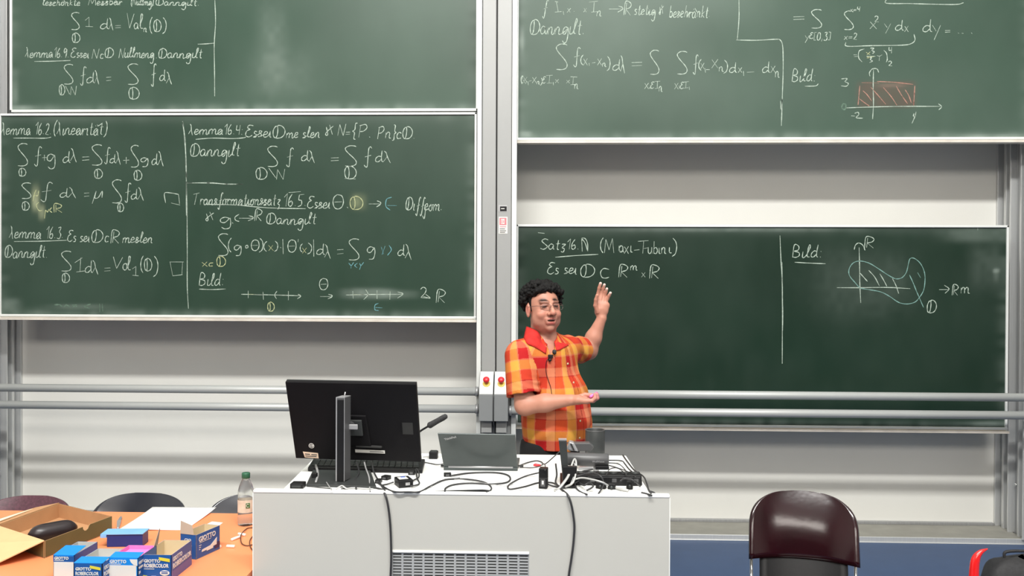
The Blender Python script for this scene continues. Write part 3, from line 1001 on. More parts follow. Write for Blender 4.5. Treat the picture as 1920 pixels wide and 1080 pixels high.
# ------------------------------------------------------------------ media desk
PF = 3.30                       # front plane of the desk panel
dr = empty('media_desk', (at(865, 930, PF).x, 3.6, 0), 0, 'white media desk with light grey front panel and slotted vent, loaded with equipment', 'desk')
DK = lambda o: world_child(o, dr)
pz = (at(475, 922.5, PF).z+at(1255, 936, PF).z)/2
xa = at(475, 1000, PF).x; xb = at(1255, 1000, PF).x
slope = (at(1255, 936, PF).z-at(475, 922.5, PF).z)*0     # level in the world
DZ = 1.0
def desk_panel():
    gx0, gx1 = at(734.5, 1050, PF).x, at(992, 1050, PF).x; gz1 = at(863, 1035, PF).z; gz0 = gz1-0.235
    m = MB(); T = 0.028
    m.mm((xa, PF, 0.02), (gx0, PF+T, pz)); m.mm((gx1, PF, 0.02), (xb, PF+T, pz))
    m.mm((gx0, PF, gz1), (gx1, PF+T, pz)); m.mm((gx0, PF, 0.02), (gx1, PF+T, gz0))
    DK(m.build('front_panel', M['deskpanel']))
    DK(MB().mm((xa-0.002, PF-0.002, pz), (xb+0.002, PF+T+0.002, pz+0.012)).build('panel_cap', M['deskwhite'], bevel=0.004))
    DK(MB().mm((xa-0.003, PF, 0.02), (xa, PF+T, pz)).build('edge_band', M['deskwhite']))
    DK(MB().mm((xb, PF, 0.02), (xb+0.003, PF+T, pz)).build('edge_band', M['deskwhite']))
    g = DK(MB().mm((gx0, PF+0.02, gz0), (gx1, PF+0.026, gz1)).build('vent_grille', M['void']))
    fr = MB(); t = 0.004
    fr.mm((gx0, PF-0.003, gz1-0.004), (gx1, PF+0.02, gz1+0.004)); fr.mm((gx0, PF-0.001, gz0-t), (gx1, PF+0.02, gz0))
    o = world_child(fr.build('grille_frame', M['deskwhite']), dr)
    nrow, ncol = 20, 13
    Hh = gz1-0.007-gz0; ph = Hh/nrow; pw = (gx1-gx0)/ncol
    def sub(m_, n_, mt_):
        ob = m_.build(n_, mt_); ob.parent = g; ob.matrix_parent_inverse = Matrix.Identity(4); return ob
    # child meshes keep world coordinates: parent grille is itself at the desk's inverse
    for i in range(nrow+1):
        z = gz0+i*ph; sub(MB().mm((gx0, PF+0.004, z-ph*0.27), (gx1, PF+0.010, z+ph*0.27)), 'slat', M['grille'])
    for j in range(ncol+1):
        x = gx0+j*pw; sub(MB().mm((x-pw*0.10, PF+0.003, gz0), (x+pw*0.10, PF+0.0105, gz1-0.004)), 'grille_bar', M['grille'])
desk_panel()
c1 = atz(528, 919, DZ); c2 = atz(1221, 927.5, DZ); c3 = atz(1173.5, 853, DZ); c4 = atz(598, 849, DZ)
c1.y = c2.y = PF+0.028; c3.y = c4.y = (c3.y+c4.y)/2
DBY = c3.y
DK(MB().prism([c1, c2, c3, c4], (0, 0, -1), 0.028).build('tabletop', M['deskwhite'], bevel=0.003))
def ins(v, dx, dy): return Vector((v.x+dx, v.y+dy, 0.03))
body = MB(); body.prism([ins(c1, .06, 0), ins(c2, -.06, 0), ins(c3, -.05, -.06), ins(c4, .05, -.06)], (0, 0, 1), DZ-0.03-0.028)
DK(body.build('cabinet_body', M['deskpanel'], bevel=0.003))
bp = MB(); bp.prism([ins(c1, .09, .03)-Vector((0, 0, .03)), ins(c2, -.09, .03)-Vector((0, 0, .03)), ins(c3, -.08, -.10)-Vector((0, 0, .03)), ins(c4, .08, -.10)-Vector((0, 0, .03))], (0, 0, 1), 0.03)
DK(bp.build('plinth', M['darkgrey']))
for dx in (-0.0,):
    k = MB(); mid = (c3+c4)/2
    k.mm((mid.x-0.003, mid.y-0.064, 0.06), (mid.x+0.003, mid.y-0.058, 0.94)); DK(k.build('door_gap', M['void']))
    for s in (-1, 1):
        h = MB(); h.smooth = True; h.tube([(mid.x+s*0.05, mid.y-0.055, 0.6), (mid.x+s*0.05, mid.y-0.035, 0.6), (mid.x+s*0.05, mid.y-0.035, 0.72), (mid.x+s*0.05, mid.y-0.055, 0.72)], 0.005, 8); DK(h.build('door_handle', M['chrome']))

def top(px, py, dz=0.0): return atz(px, py, DZ+dz)

# ------------------------------------------------------------------ monitor
def monitor():
    yt, yb = 3.50, 3.60
    TL, TR = at(534.5, 716, yt), at(780, 720.5, yt); BL, BR = at(554.5, 859.5, yb), at(789, 866.5, yb)
    r = empty('monitor', (at(650, 915, 3.44).x, 3.47, DZ), 0, 'large black monitor seen from behind on a tall silver-edged stand', 'monitor')
    W_ = lambda o: world_child(o, r)
    n = (TR-TL).cross(BL-TL).normalized()
    if n.y < 0: n = -n                 # pointing away from the camera (screen side)
    m = MB(); m.prism([TL, TR, BR, BL], n, 0.022); W_(m.build('back_cover', M['monback'], bevel=0.003))
    k = MB(); e = 0.006
    k.prism([TL+n*0.022, TR+n*0.022, BR+n*0.022, BL+n*0.022], n, 0.006); W_(k.build('bezel', M['darkgrey'], bevel=0.001))
    def q(u, v): return TL.lerp(TR, u).lerp(BL.lerp(BR, u), v)
    s = MB(); s.prism([q(.02, .03)+n*.0281, q(.98, .03)+n*.0281, q(.98, .95)+n*.0281, q(.02, .95)+n*.0281], n, 0.0006)
    W_(s.build('screen', mat('dark_screen_glass', (0.01, 0.011, 0.014), 0.12, nscale=3, namp=0.05)))
    # swollen middle of the back, recess and sockets
    s = MB(); s.prism([q(.40, .40), q(.60, .40), q(.62, .80), q(.38, .80)], -n, 0.010); W_(s.build('rear_housing', M['monback'], bevel=0.006))
    s = MB(); s.prism([q(.87, .49), q(.955, .49), q(.955, .64), q(.87, .64)], -n, 0.0006); W_(s.build('control_recess', M['void']))
    s = MB(); s.prism([q(.865, .485), q(.872, .485), q(.872, .64), q(.865, .64)], -n, 0.003); W_(s.build('recess_edge', M['monback']))
    s = MB(); s.prism([q(.50, .79), q(.70, .80), q(.70, .815), q(.5, .81)], -n, 0.012); W_(s.build('socket_row', M['void']))
    lab = mat('sticker_paper_tan', srgb(226, 200, 176), 0.6, nscale=10, namp=0.03)
    s = MB(); s.prism([q(.065, .905), q(.185, .92), q(.185, .99), q(.075, .98)], -n, 0.0008); W_(s.build('sticker', lab))
    for (a, b, c_) in ((.08, .12, .935), (.13, .175, .94), (.08, .17, .962)):
        s = MB(); s.prism([q(a, c_-.006), q(b, c_-.003), q(b, c_+.008), q(a, c_+.005)], -n, 0.0014); W_(s.build('sticker_print', M['darkgrey']))
    # round badge
    cc = q(.14, .825); rv = (TR-TL).normalized(); dv = (BL-TL).normalized()
    Mx = Matrix((tuple(rv), tuple(dv), tuple(-n))).transposed()
    s = MB(); s.lathe([(0.0115, 0), (0.0115, 0.0008)], cc, 28, Mx); W_(s.build('round_sticker', M['cwhite']))
    s = MB(); s.tube([cc - n*0.0012 + rv*(0.008*math.cos(a))+dv*(0.008*math.sin(a)) for a in np.linspace(0, 5.6, 16)], 0.0010, 5); W_(s.build('round_sticker_print', M['darkgrey']))
    s = MB(); s.tube([cc-n*0.0012-rv*0.002-dv*0.004, cc-n*0.0012+rv*0.002+dv*0.004, cc-n*0.0012-rv*0.003+dv*0.003], 0.001, 5); W_(s.build('round_sticker_print', M['darkgrey']))
    s = MB(); s.prism([q(.485, .855), q(.72, .86), q(.72, .90), q(.485, .895)], -n, 0.001); W_(s.build('spec_label', M['cwhite']))
    for v_ in (.872, .882):
        s = MB(); s.prism([q(.60, v_), q(.71, v_+.002), q(.71, v_+.006), q(.60, v_+.004)], -n, 0.0015); W_(s.build('label_print', M['midgrey']))
    # stand column: rectangular tube with dark inset and pale edges
    ys = 3.42
    a = at(629.5, 746, ys); b = at(645.5, 915, ys); xw = at(629.5, 900, ys).x; xe = at(646, 900, ys).x
    zt = a.z
    R0 = Matrix.Rotation(0.0, 3, 'Z')
    depth = 0.055; skew = 0.012
    P = [Vector((xw, ys, DZ+.012)), Vector((xe, ys, DZ+.012)), Vector((xe+skew, ys+depth, DZ+.012)), Vector((xw+skew, ys+depth, DZ+.012))]
    s = MB(); s.prism(P, (0, 0, 1), zt-DZ-.012); W_(s.build('stand_column', M['midgrey'], bevel=0.0015))
    s = MB(); s.mm((xw+.0055, ys-0.0008, DZ+.012), (xe-.0035, ys+.001, zt-.008)); W_(s.build('column_inset', M['black']))
    s = MB(); s.mm((xw, ys-0.002, DZ+.012), (xw+.0045, ys+.001, zt)); s.mm((xe-.002, ys-0.002, DZ+.012), (xe+.0, ys+.001, zt)); W_(s.build('column_edge_trim', M['silver']))
    s = MB(); s.prism([p+Vector((0, 0, zt-DZ-.012)) for p in P], (0, 0, 1), 0.003); W_(s.build('column_cap', M['silver']))
    # arm from the column to the panel
    c0 = Vector(((xw+xe)/2+.01, ys+depth-.005, q(.5, .52).z)); c1_ = Vector((c0.x+0.015, q(.5, .52).y-.004, c0.z))
    s = MB(); s.tube([c0, c1_], 0.016, 10); W_(s.build('tilt_arm', M['midgrey'], bevel=0.001))
    s = MB(); s.prism([q(.43, .44)-n*.016, q(.57, .44)-n*.016, q(.57, .64)-n*.016, q(.43, .64)-n*.016], -n, 0.012); W_(s.build('mount_plate', M['darkgrey'], bevel=0.003))
    s = MB(); s.mm((c0.x+.012, c0.y-.01, c0.z-.008), (c0.x+.05, c0.y-.004, c0.z+.012)); W_(s.build('cable_clip', M['silver'], bevel=0.002))
    # foot
    f = [top(574, 912), top(706, 917), top(694, 884), top(588, 882)]
    s = MB(); s.prism(f, (0, 0, 1), 0.010); W_(s.build('foot_plate', M['darkgrey'], bevel=0.003))
monitor()
# thin rod with bright tip above the column (small antenna clip)
s = MB(); s.smooth = True
s.tube([at(645, 747, 3.44), at(647.5, 735, 3.44)], 0.0025, 8); o = s.build('cable_tie', M['silver'], origin=at(645, 747, 3.44)); tag(o, 'short silver cable tie sticking up on top of the monitor stand', 'cable tie')

# keyboard behind / under the monitor
def keyboard():
    a, b, c_, d_ = top(577, 884), top(792, 888), top(797, 868), top(588, 866)
    r = empty('keyboard', tuple((a+c_)/2), 0, 'flat black keyboard lying under the monitor', 'keyboard')
    world_child(MB().prism([a, b, c_, d_], (0, 0, 1), 0.018).build('keyboard_case', M['black'], bevel=0.004), r)
    u = (b-a); v = (d_-a)
    k = MB()
    for i in range(18):
        for j in range(5):
            p = a + u*(0.03+0.94*(i+.5)/18) + v*(0.1+0.8*(j+.5)/5) + Vector((0, 0, .0205))
            k.box(p, (u.length/18*0.82, v.length/5*0.62, 0.005), 0)
    o = k.build('key_field', M['darkgrey']); tag(o, kind='stuff'); world_child(o, r)
keyboard()
s = MB(); s.prism([top(619, 868), top(732, 872), top(737, 860), top(622, 858)], (0, 0, 1), 0.002)
tag(s.build('paper_sheet', M['paper'], origin=top(676, 864)), 'narrow white paper lying behind the keyboard under the monitor', 'paper')

def small_box(name, label, cat, px0, px1, pyb, h, dep, m, extra=None, rz=0.0, bev=0.003):
    p = top((px0+px1)/2, pyb); wd = (px1-px0)*p.y/FPX
    r = empty(name, (p.x, p.y+dep/2, DZ), rz, label, cat)
    b = MB().box((0, 0, h/2), (wd, dep, h)).build('casing', m, r, bevel=bev)
    if extra: extra(r, wd, dep, h)
    return r
def ex_plug(r, wd, dep, h):
    MB().box((0, -dep/2-.0005, h*.5), (wd*.7, .0015, h*.45)).build('front_inset', M['darkgrey'], r)
small_box('usb_hub', 'small black box at the left front corner of the desk', 'adapter', 543, 568, 917, 0.020, 0.05, M['black'], ex_plug)
def ex_cube(r, wd, dep, h):
    MB().box((0, 0, h+.001), (wd*.8, dep*.8, .003)).build('top_face', M['darkgrey'], r, bevel=.001)
small_box('button_cube', 'small black cube standing behind the laptop, left of its screen', 'button box', 804, 820, 861, 0.032, 0.04, M['black'], ex_cube)
def ex_lab(r, wd, dep, h):
    MB().box((-.004, 0.0, h+.0005), (wd*.62, dep*.5, .001)).build('label', M['cwhite'], r)
    MB().box((-.0, 0.012, h+.0012), (wd*.3, dep*.14, .001)).build('label_stripe', M['glow_blue'], r)
    MB().box((wd*.1, -dep/2-.001, h*.5), (wd*.3, .002, h*.35)).build('socket', M['silver'], r)
r = small_box('video_adapter', 'black adapter box with white and blue label, right of the monitor foot', 'adapter', 740, 768, 915, 0.030, 0.075, M['black'], ex_lab, rz=0.42)
def ex_brick(r, wd, dep, h):
    MB().box((0, -dep/2-.0006, h*.30), (wd*.55, .0015, h*.35)).build('label', M['midgrey'], r)
    MB().box((0, -dep/2-.0014, h*.32), (wd*.22, .0015, h*.18)).build('label_print', M['cwhite'], r)
    MB().box((0, 0, h*.52), (wd*1.02, dep*1.02, .0015)).build('seam', M['midgrey'], r)
small_box('power_brick', 'black power brick standing upright right of the laptop', 'power adapter', 1011, 1027, 917, 0.079, 0.035, M['black'], ex_brick, rz=-0.15)

# ------------------------------------------------------------------ laptop
def laptop():
    yb, yt = 3.70, 3.60
    BL, BR = at(832, 884, yb), at(970.5, 886, yb); TL, TR = at(820.5, 813, yt), at(966, 815.5, yt)
    BL.z = BR.z = DZ+0.012
    r = empty('laptop', tuple(Vector(((BL.x+BR.x)/2, yb+.1, DZ))), 0, 'open dark grey laptop seen from behind its lid', 'laptop')
    n = (TR-TL).cross(BL-TL).normalized()
    if n.y < 0: n = -n
    world_child(MB().prism([TL, TR, BR, BL], n, 0.006).build('lid', M['laptop'], bevel=0.002), r)
    q = lambda u, v: TL.lerp(TR, u).lerp(BL.lerp(BR, u), v)
    world_child(MB().prism([q(.03, .04)+n*.0061, q(.97, .04)+n*.0061, q(.97, .93)+n*.0061, q(.03, .93)+n*.0061], n, 0.0005).build('screen', M['monback']), r)
    wv = (BR-BL); 
    A = Vector((BL.x, yb-.004, DZ)); B = Vector((BR.x, yb-.004, DZ)); 
    world_child(MB().prism([A, B, B+Vector((0.004, .215, 0)), A+Vector((-.004, .215, 0))], (0, 0, 1), 0.014).build('base', M['laptop'], bevel=0.002), r)
    h = MB(); h.smooth = True; h.tube([BL+Vector((.02, 0, 0.003)), BR+Vector((-.02, 0, 0.003))], 0.006, 10); world_child(h.build('hinge', M['silver']), r)
    kb = MB()
    for i in range(14):
        for j in range(5): kb.box((A.x+.02+(B.x-A.x-.04)*(i+.5)/14, yb+.03+.018*j, DZ+.0150), (.017, .014, .002))
    o = kb.build('key_field', M['black']); tag(o, kind='stuff'); world_child(o, r)
    # lettering on the lid corner, slightly tilted
    rv = (TR-TL).normalized(); up = (TL-BL).normalized(); Mx = Matrix((tuple(rv), tuple(up), tuple(-n))).transposed()
    Mt = Mx @ Matrix.Rotation(0.32, 3, 'Z')
    o = text_mesh('ThinkPad', 0.014, M['silver'], q(.08, .19)-n*.0004, Mt, 'lid_lettering', bold=0.0002); world_child(o, r)
    world_child(MB().box((A.x-.006, yb+.05, DZ+.008), (.024, .012, .007)).build('usb_plug', M['black'], bevel=.001), r)
    world_child(MB().box((B.x+.010, yb+.06, DZ+.009), (.026, .012, .007)).build('usb_plug', M['darkgrey'], bevel=.001), r)
laptop()

# ------------------------------------------------------------------ gooseneck microphone
def gooseneck():
    base = top(772, 872)
    p0 = at(784.5, 811.5, 3.86); p1 = at(803, 799, 3.86); p2 = at(838.5, 779, 3.86)
    r = empty('gooseneck_microphone', tuple(base), 0, 'black gooseneck microphone leaning out right of the monitor', 'microphone')
    s = MB(); s.smooth = True; s.lathe([(0.045, 0), (0.045, 0.012), (0.03, 0.02), (0.008, 0.022)], base, 24); world_child(s.build('weighted_base', M['black']), r)
    s = MB(); s.smooth = True; s.tube([base+Vector((0, 0, .015)), base+Vector((0.0, .01, .08)), (base+p0)/2+Vector((-.01, .0, .03)), p0, p1], 0.0045, 8, sub=6); world_child(s.build('flexible_neck', M['black']), r)
    d = (p2-p1); s = MB(); s.smooth = True
    s.tube([p1-d*.03, p1+d*.02, p1+d*.08, p1+d*.2, p1+d*.5, p1+d*.8, p1+d*.95, p2], [.006, .012, .0145, .0135, .0125, .013, .011, .004], 14); world_child(s.build('microphone_head', mat('dark_mesh_foam', (0.028, .028, .03), .8, nscale=200, namp=.4, bump=.8)), r)
gooseneck()

# ------------------------------------------------------------------ document camera, pot, power strip
def doc_camera():
    foot = top(1058, 914)
    r = empty('document_camera', (foot.x, foot.y, DZ), 0, 'grey document camera folded down, with a thick round arm', 'document camera')
    W_ = lambda o: world_child(o, r)
    yA = 3.46
    a = at(1047, 826, yA); b = at(1063, 826, yA)
    s = MB(); z0 = DZ
    pts = [at(1047.5, 826, yA), at(1062.5, 826, yA), Vector((at(1067, 905, yA).x, yA, z0+.004)), Vector((at(1056, 905, yA).x, yA, z0+.004))]
    s.prism(pts, (0, 1, 0), 0.03); W_(s.build('upright', M['darkgrey'], bevel=0.003))
    s = MB(); s.prism([pts[0]+Vector((0, -.001, 0.0)), pts[1]+Vector((0, -.001, 0)), pts[1]+Vector((0, .031, 0)), pts[0]+Vector((0, .031, 0))], (0, 0, 1), 0.004); W_(s.build('upright_cap', M['silver']))
    yB = 3.62
    c0 = at(1058, 860, yB); c1_ = at(1141, 863, yB)
    s = MB(); s.smooth = True; s.tube([c0, c0.lerp(c1_, .02), c0.lerp(c1_, .97), c1_], [.023, .0268, .0268, .023], 20); W_(s.build('round_arm', M['midgrey']))
    o = text_mesh('WolfVision', 0.011, M['silver'], c0.lerp(c1_, .62)+Vector((0, -.0272, -.006)), FACE, 'arm_lettering', bold=0.0001); W_(o)
    s = MB(); s.prism([at(1066, 846, 3.70), at(1108, 846, 3.70), at(1114, 838, 3.70), at(1106, 831, 3.70), at(1066, 831, 3.70)], (0, 1, 0), 0.045); W_(s.build('camera_head', M['midgrey'], bevel=0.003))
    s = MB(); s.prism([at(1063, 843, 3.50), at(1084, 847, 3.50), at(1076, 831, 3.50), at(1068, 829, 3.50)], (0, 1, 0), 0.05); W_(s.build('hinge_block', M['silver'], bevel=0.003))
    s = MB(); s.prism([at(1069, 832, 3.495), at(1072, 832, 3.495), at(1078, 845, 3.495), at(1075, 845, 3.495)], (0, 1, 0), 0.004); W_(s.build('hinge_slot', M['void']))
    s = MB(); s.prism([top(1084, 882), top(1140, 881), top(1128, 868), top(1098, 868)], (0, 0, 1), 0.012); W_(s.build('work_surface_foot', M['silver'], bevel=0.002))
    s = MB(); s.mm((c1_.x-.055, yB-.035, c1_.z-.032), (c1_.x+.0, yB-.005, c1_.z-.018)); W_(s.build('lens_shade', M['black'], bevel=0.002))
    s = MB(); s.smooth = True; s.tube([c1_-Vector((.05, -0.01, .02)), Vector((c1_.x-.05, yB+.01, DZ+.01))], .012, 12); W_(s.build('support_post', M['silver']))
    s = MB(); s.prism([top(1050, 916), top(1080, 916), top(1080, 890), top(1050, 890)], (0, 0, 1), 0.008); W_(s.build('base', M['black'], bevel=0.002))
    s = MB(); s.prism([at(1055, 875, 3.44), at(1082, 875, 3.44), at(1080, 905, 3.44), at(1056, 905, 3.44)], (0, 1, 0), 0.02); W_(s.build('socket_block', M['black'], bevel=0.002))
doc_camera()
def pot():
    p = atz(1115.5, 858, DZ); rr = 18.2*p.y/FPX; zt = at(1115, 806, p.y).z
    r = empty('pen_pot', (p.x, p.y, DZ), 0, 'dark grey cylindrical pot with open top at the back of the desk', 'pot')
    h = zt-DZ
    s = MB(); s.smooth = True; s.lathe([(rr*.97, 0), (rr, .004), (rr, h-.002), (rr-.001, h), (rr-.004, h), (rr-.005, h-.002), (rr-.005, .006), (.001, .005)], (0, 0, 0), 40)
    s.build('pot_body', M['darkgrey'], r)
    s = MB(); s.smooth = True; s.tube([(rr*.985*math.cos(a), rr*.985*math.sin(a), h) for a in np.linspace(0, 2*PI, 41)], .0022, 6); s.build('rim', M['midgrey'], r)
pot()
def power_strip():
    a = top(1085, 912); b = top(1200, 915); y = (a.y+b.y)/2+.06
    r = empty('power_strip', ((a.x+b.x)/2, y, DZ), 0, 'long black power strip among tangled cables at the right end of the desk', 'power strip')
    L = b.x-a.x+.02; hh = .042
    MB().box((0, 0.0, hh/2), (L, .075, hh)).build('casing', M['black'], r, bevel=.004)
    for i in range(6):
        s = MB(); s.smooth = True; x = -L/2+L*(i+.5)/6
        s.lathe([(.0165, 0), (.0165, .003), (.014, .003), (.014, .001), (.001, .001)], (x, 0.0, hh), 16); s.build('socket', M['darkgrey'], r)
        if i % 2: MB().box((x, -.0378, hh*.5), (.018, .002, .014)).build('front_switch', M['midgrey'], r, bevel=.001)
    MB().box((0.02, -.0375, hh*.8), (L*.8, .0015, .002)).build('edge_line', M['midgrey'], r)
power_strip()
for (px0, px1, pyb, h, lab) in ((1118, 1137, 917, .026, 'left black mains plug in front of the power strip'), (1140, 1155, 918, .022, 'middle black mains plug in front of the power strip'), (1175, 1187, 918, .032, 'right black mains plug in front of the power strip')):
    def ex(r, wd, dep, h_):
        s = MB(); s.smooth = True; s.tube([(0, -dep/2, h_*.5), (0, -dep/2-.012, h_*.45)], .0055, 8); s.build('cord_grip', M['darkgrey'], r)
        for sx in (-1, 1):
            s = MB(); s.smooth = True; s.tube([(sx*.006, dep/2, h_*.5), (sx*.006, dep/2+.014, h_*.5)], .002, 6); s.build('pin', M['chrome'], r)
    small_box('mains_plug', lab, 'plug', px0, px1, pyb, h, .025, M['black'], ex, rz=random.uniform(-.3, .3))
rp = top(1007, 875)
s = MB(); s.smooth = True; s.tube([rp+Vector((-.016, 0, .006)), rp+Vector((-.008, .002, .008)), rp+Vector((.016, -.003, .006))], [.003, .006, .004], 10)
tag(s.build('red_connector', M['red'], origin=rp), 'small red connector lying right of the laptop', 'connector')
s = MB(); s.prism([top(815, 922), top(916, 924), top(920, 921), top(905, 919.5)], (0, 0, 1), .004)
tag(s.build('stylus', M['black'], origin=top(866, 922)), 'long thin black stylus at the front edge of the desk', 'stylus')
# more small things behind the monitor foot
def plugblock(px, py, w_, h_, d_, label, m='black'):
    p = top(px, py); r = empty('connector_block', (p.x, p.y, DZ), random.uniform(-.4, .4), label, 'connector', 'connectors tangled behind the keyboard')
    MB().box((0, 0, h_/2), (w_, d_, h_)).build('casing', M[m], r, bevel=.002)
    MB().box((0, -d_/2-.001, h_/2), (w_*.5, .002, h_*.5)).build('socket', M['midgrey'], r)
plugblock(724, 899, .030, .016, .03, 'black connector left of the labelled adapter box')
plugblock(772, 890, .026, .018, .02, 'black connector with grey face behind the labelled adapter box')
plugblock(710, 905, .022, .014, .035, 'small black connector right beside the monitor foot')
plugblock(839, 893, .030, .014, .022, 'black connector lying just in front of the laptop')
s = MB(); s.smooth = True
s.tube([atz(592, 872, DZ+.02), atz(596, 888, DZ+.012), atz(592, 906, DZ+.006)], .005, 8, sub=4)
tag(s.build('cable', M['greycable']), 'short grey cable at the left end of the keyboard', 'cable')
s = MB(); s.mm((at(586, 892, 3.50).x, 3.48, DZ+.0), (at(596, 892, 3.50).x, 3.50, DZ+.028))
tag(s.build('cable_plug', M['black'], bevel=.002), 'black plug on the left of the monitor foot', 'plug')

def cable(pts, r, m, label, on=True, group=None):
    """pts: (px, py, height above desk)"""
    P = [atz(x, y, DZ+max(h, r+.0005)) for x, y, h in pts]
    s = MB(); s.smooth = True; s.tube(P, r, 7, sub=7); c = P[0].copy()
    o = s.build('cable', M[m], origin=c); tag(o, label, 'cable', group); return o
cable([(575, 912, .01), (590, 913, .004), (610, 915, .004), (622, 916, .004)], .002, 'blackcable', 'thin black cable from the small box at the left front corner')
cable([(612, 904, .012), (616, 910, .012), (622, 918, .01)], .0018, 'greycable', 'short grey cable on the left part of the monitor foot')
cable([(628, 918, .003), (636, 913, .012), (642, 911, .015), (650, 916, .008), (662, 915, .004), (700, 917, .004)], .0028, 'whitecable', 'white cable looped at the foot of the monitor column')
cable([(683, 866, .05), (686, 878, .03), (692, 895, .012), (693, 912, .006), (694, 921, .004)], .0032, 'greycable', 'grey cable dropping behind the monitor to the front edge')
cable([(697, 866, .04), (701, 885, .02), (712, 905, .006), (722, 920, .004)], .0035, 'blackcable', 'black cable right of the grey one behind the monitor')
cable([(668, 866, .05), (673, 885, .02), (666, 900, .008), (668, 918, .004)], .0035, 'blackcable', 'black cable hanging close to the monitor column')
cable([(640, 917, .003), (670, 913, .004), (700, 914, .004), (718, 918, .004)], .0035, 'blackcable', 'black cable lying along the front of the monitor foot')
cable([(708, 905, .004), (735, 921, .004), (765, 922.5, .003), (787, 922, .003), (806, 912, .003), (833, 900, .003), (862, 897, .003)], .0034, 'blackcable', 'black cable sagging along the desk edge below the labelled adapter')
cable([(714, 910, .004), (725, 908, .004), (738, 904, .01)], .003, 'blackcable', 'short black cable into the left side of the labelled adapter')
cable([(766, 905, .012), (776, 900, .006), (785, 895, .01), (785, 885, .02), (780, 879, .02), (782, 896, .006), (786, 907, .003), (770, 912, .01)], .003, 'blackcable', 'black cable looping at the right of the labelled adapter')
cable([(793, 866, .004), (808, 869, .003), (820, 871, .005), (831, 870, .008)], .0022, 'blackcable', 'thin black cable plugged into the left side of the laptop')
cable([(793, 857, .004), (800, 856, .006), (804, 856, .01)], .0015, 'greycable', 'thin cable leading to the small black cube')
cable([(845, 892, .006), (880, 887, .003), (925, 886, .003), (950, 890, .003), (957, 898, .003), (948, 905, .003), (920, 907.5, .003), (880, 906, .003), (850, 909, .003), (836, 915, .003), (834, 922, .003)], .0034, 'blackcable', 'black cable coiled in a wide loop before the laptop')
cable([(834, 899, .003), (870, 898, .003), (905, 903, .003), (920, 912, .003), (920, 919, .003), (912, 923, .003)], .0030, 'blackcable', 'second black cable loop nearer the front edge')
cable([(806, 914, .003), (826, 901, .003), (860, 899, .003), (910, 906, .007), (945, 911, .003), (962, 908, .003)], .0013, 'greycable', 'very thin grey cable crossing the black cable loops')
cable([(976, 872, .008), (990, 867, .004), (1005, 864, .004), (1015, 866, .004), (1022, 870, .02), (1040, 855, .03), (1050, 846, .05)], .0026, 'blackcable', 'black cable arcing from the laptop to the document camera')
cable([(975, 876, .008), (995, 877, .004), (1010, 875, .01), (1021, 870, .03), (1022, 882, .08)], .0022, 'blackcable', 'thin black cable from the laptop past the red connector')
cable([(1012, 886, .02), (985, 893, .003), (960, 905, .003), (952, 913, .003), (958, 917, .003), (985, 912, .003), (1010, 905, .003), (1035, 905, .004), (1050, 912, .006)], .0032, 'blackcable', 'black cable in a flat loop left of the power brick')
cable([(1027, 908, .01), (1040, 912, .004), (1055, 914, .006), (1075, 907, .012), (1095, 898, .02), (1110, 898, .012)], .0034, 'blackcable', 'black cable between the power brick and the power strip')
cable([(1044, 922, .003), (1040, 918, .006), (1050, 914, .02), (1066, 893, .04), (1072, 872, .07), (1077, 861, .09), (1080, 866, .08), (1080, 885, .05), (1074, 905, .03), (1060, 913, .01)], .0038, 'whitecable', 'white cable standing up in a tall narrow loop')
cable([(1050, 912, .01), (1064, 893, .04), (1073, 870, .07), (1078, 872, .07), (1077, 890, .04), (1070, 908, .02)], .0028, 'greycable', 'grey cable rising beside the white loop')
cable([(1042, 870, .06), (1044, 890, .03), (1042, 905, .01), (1052, 915, .004)], .0038, 'blackcable', 'black cable beside the left of the document camera')
cable([(1053, 844, .10), (1060, 832, .13), (1072, 831, .13), (1080, 840, .10), (1084, 846, .07)], .0022, 'blackcable', 'thin black cable arched over the document camera hinge')
cable([(1086, 885, .006), (1110, 880, .004), (1130, 873, .005), (1137, 870, .03)], .003, 'blackcable', 'black cable from under the round arm to the front left')
cable([(1142, 863, .03), (1165, 864, .003), (1172, 870, .003), (1180, 880, .003), (1200, 897, .003), (1203, 908, .003)], .0028, 'blackcable', 'black cable from the camera arm round the right end')
cable([(1142, 868, .03), (1160, 870, .003), (1173, 882, .003), (1178, 893, .02), (1186, 900, .045)], .0024, 'blackcable', 'black cable curving down to the right end of the power strip')
cable([(1140, 872, .02), (1160, 878, .003), (1178, 885, .02), (1192, 895, .045)], .0024, 'blackcable', 'lower black cable curving down to the power strip')
cable([(1137, 890, .05), (1143, 880, .06), (1155, 877, .06), (1165, 882, .05), (1175, 890, .05)], .0018, 'blackcable', 'thin black cable arching above the power strip')
cable([(1168, 853.5, .003), (1176, 865, .003), (1190, 882, .003), (1206, 893, .003), (1212, 905, .003), (1216, 918, .003), (1221, 926, .003)], .0032, 'blackcable', 'black cable along the right edge of the desktop')
cable([(1203, 924, .003), (1212, 926, .003), (1222, 929, .003)], .004, 'blackcable', 'short black cable at the right front corner')
cable([(1074, 900, .03), (1090, 896, .04), (1110, 899, .05), (1128, 904, .05), (1140, 910, .03)], .0034, 'whitecable', 'white cable lying across the front of the power strip')
cable([(1078, 908, .01), (1082, 917, .004), (1092, 924, .003), (1101, 927, .003)], .003, 'blackcable', 'black cable ending at the front edge below the power strip')
cable([(1082, 893, .045), (1105, 887, .05), (1125, 892, .05), (1132, 908, .02), (1122, 926, .003)], .003, 'blackcable', 'black cable bowing over the left plugs')
cable([(1086, 905, .01), (1095, 910, .02), (1105, 905, .03), (1112, 912, .02), (1100, 920, .006)], .0035, 'blackcable', 'knotted black cable left of the plugs')
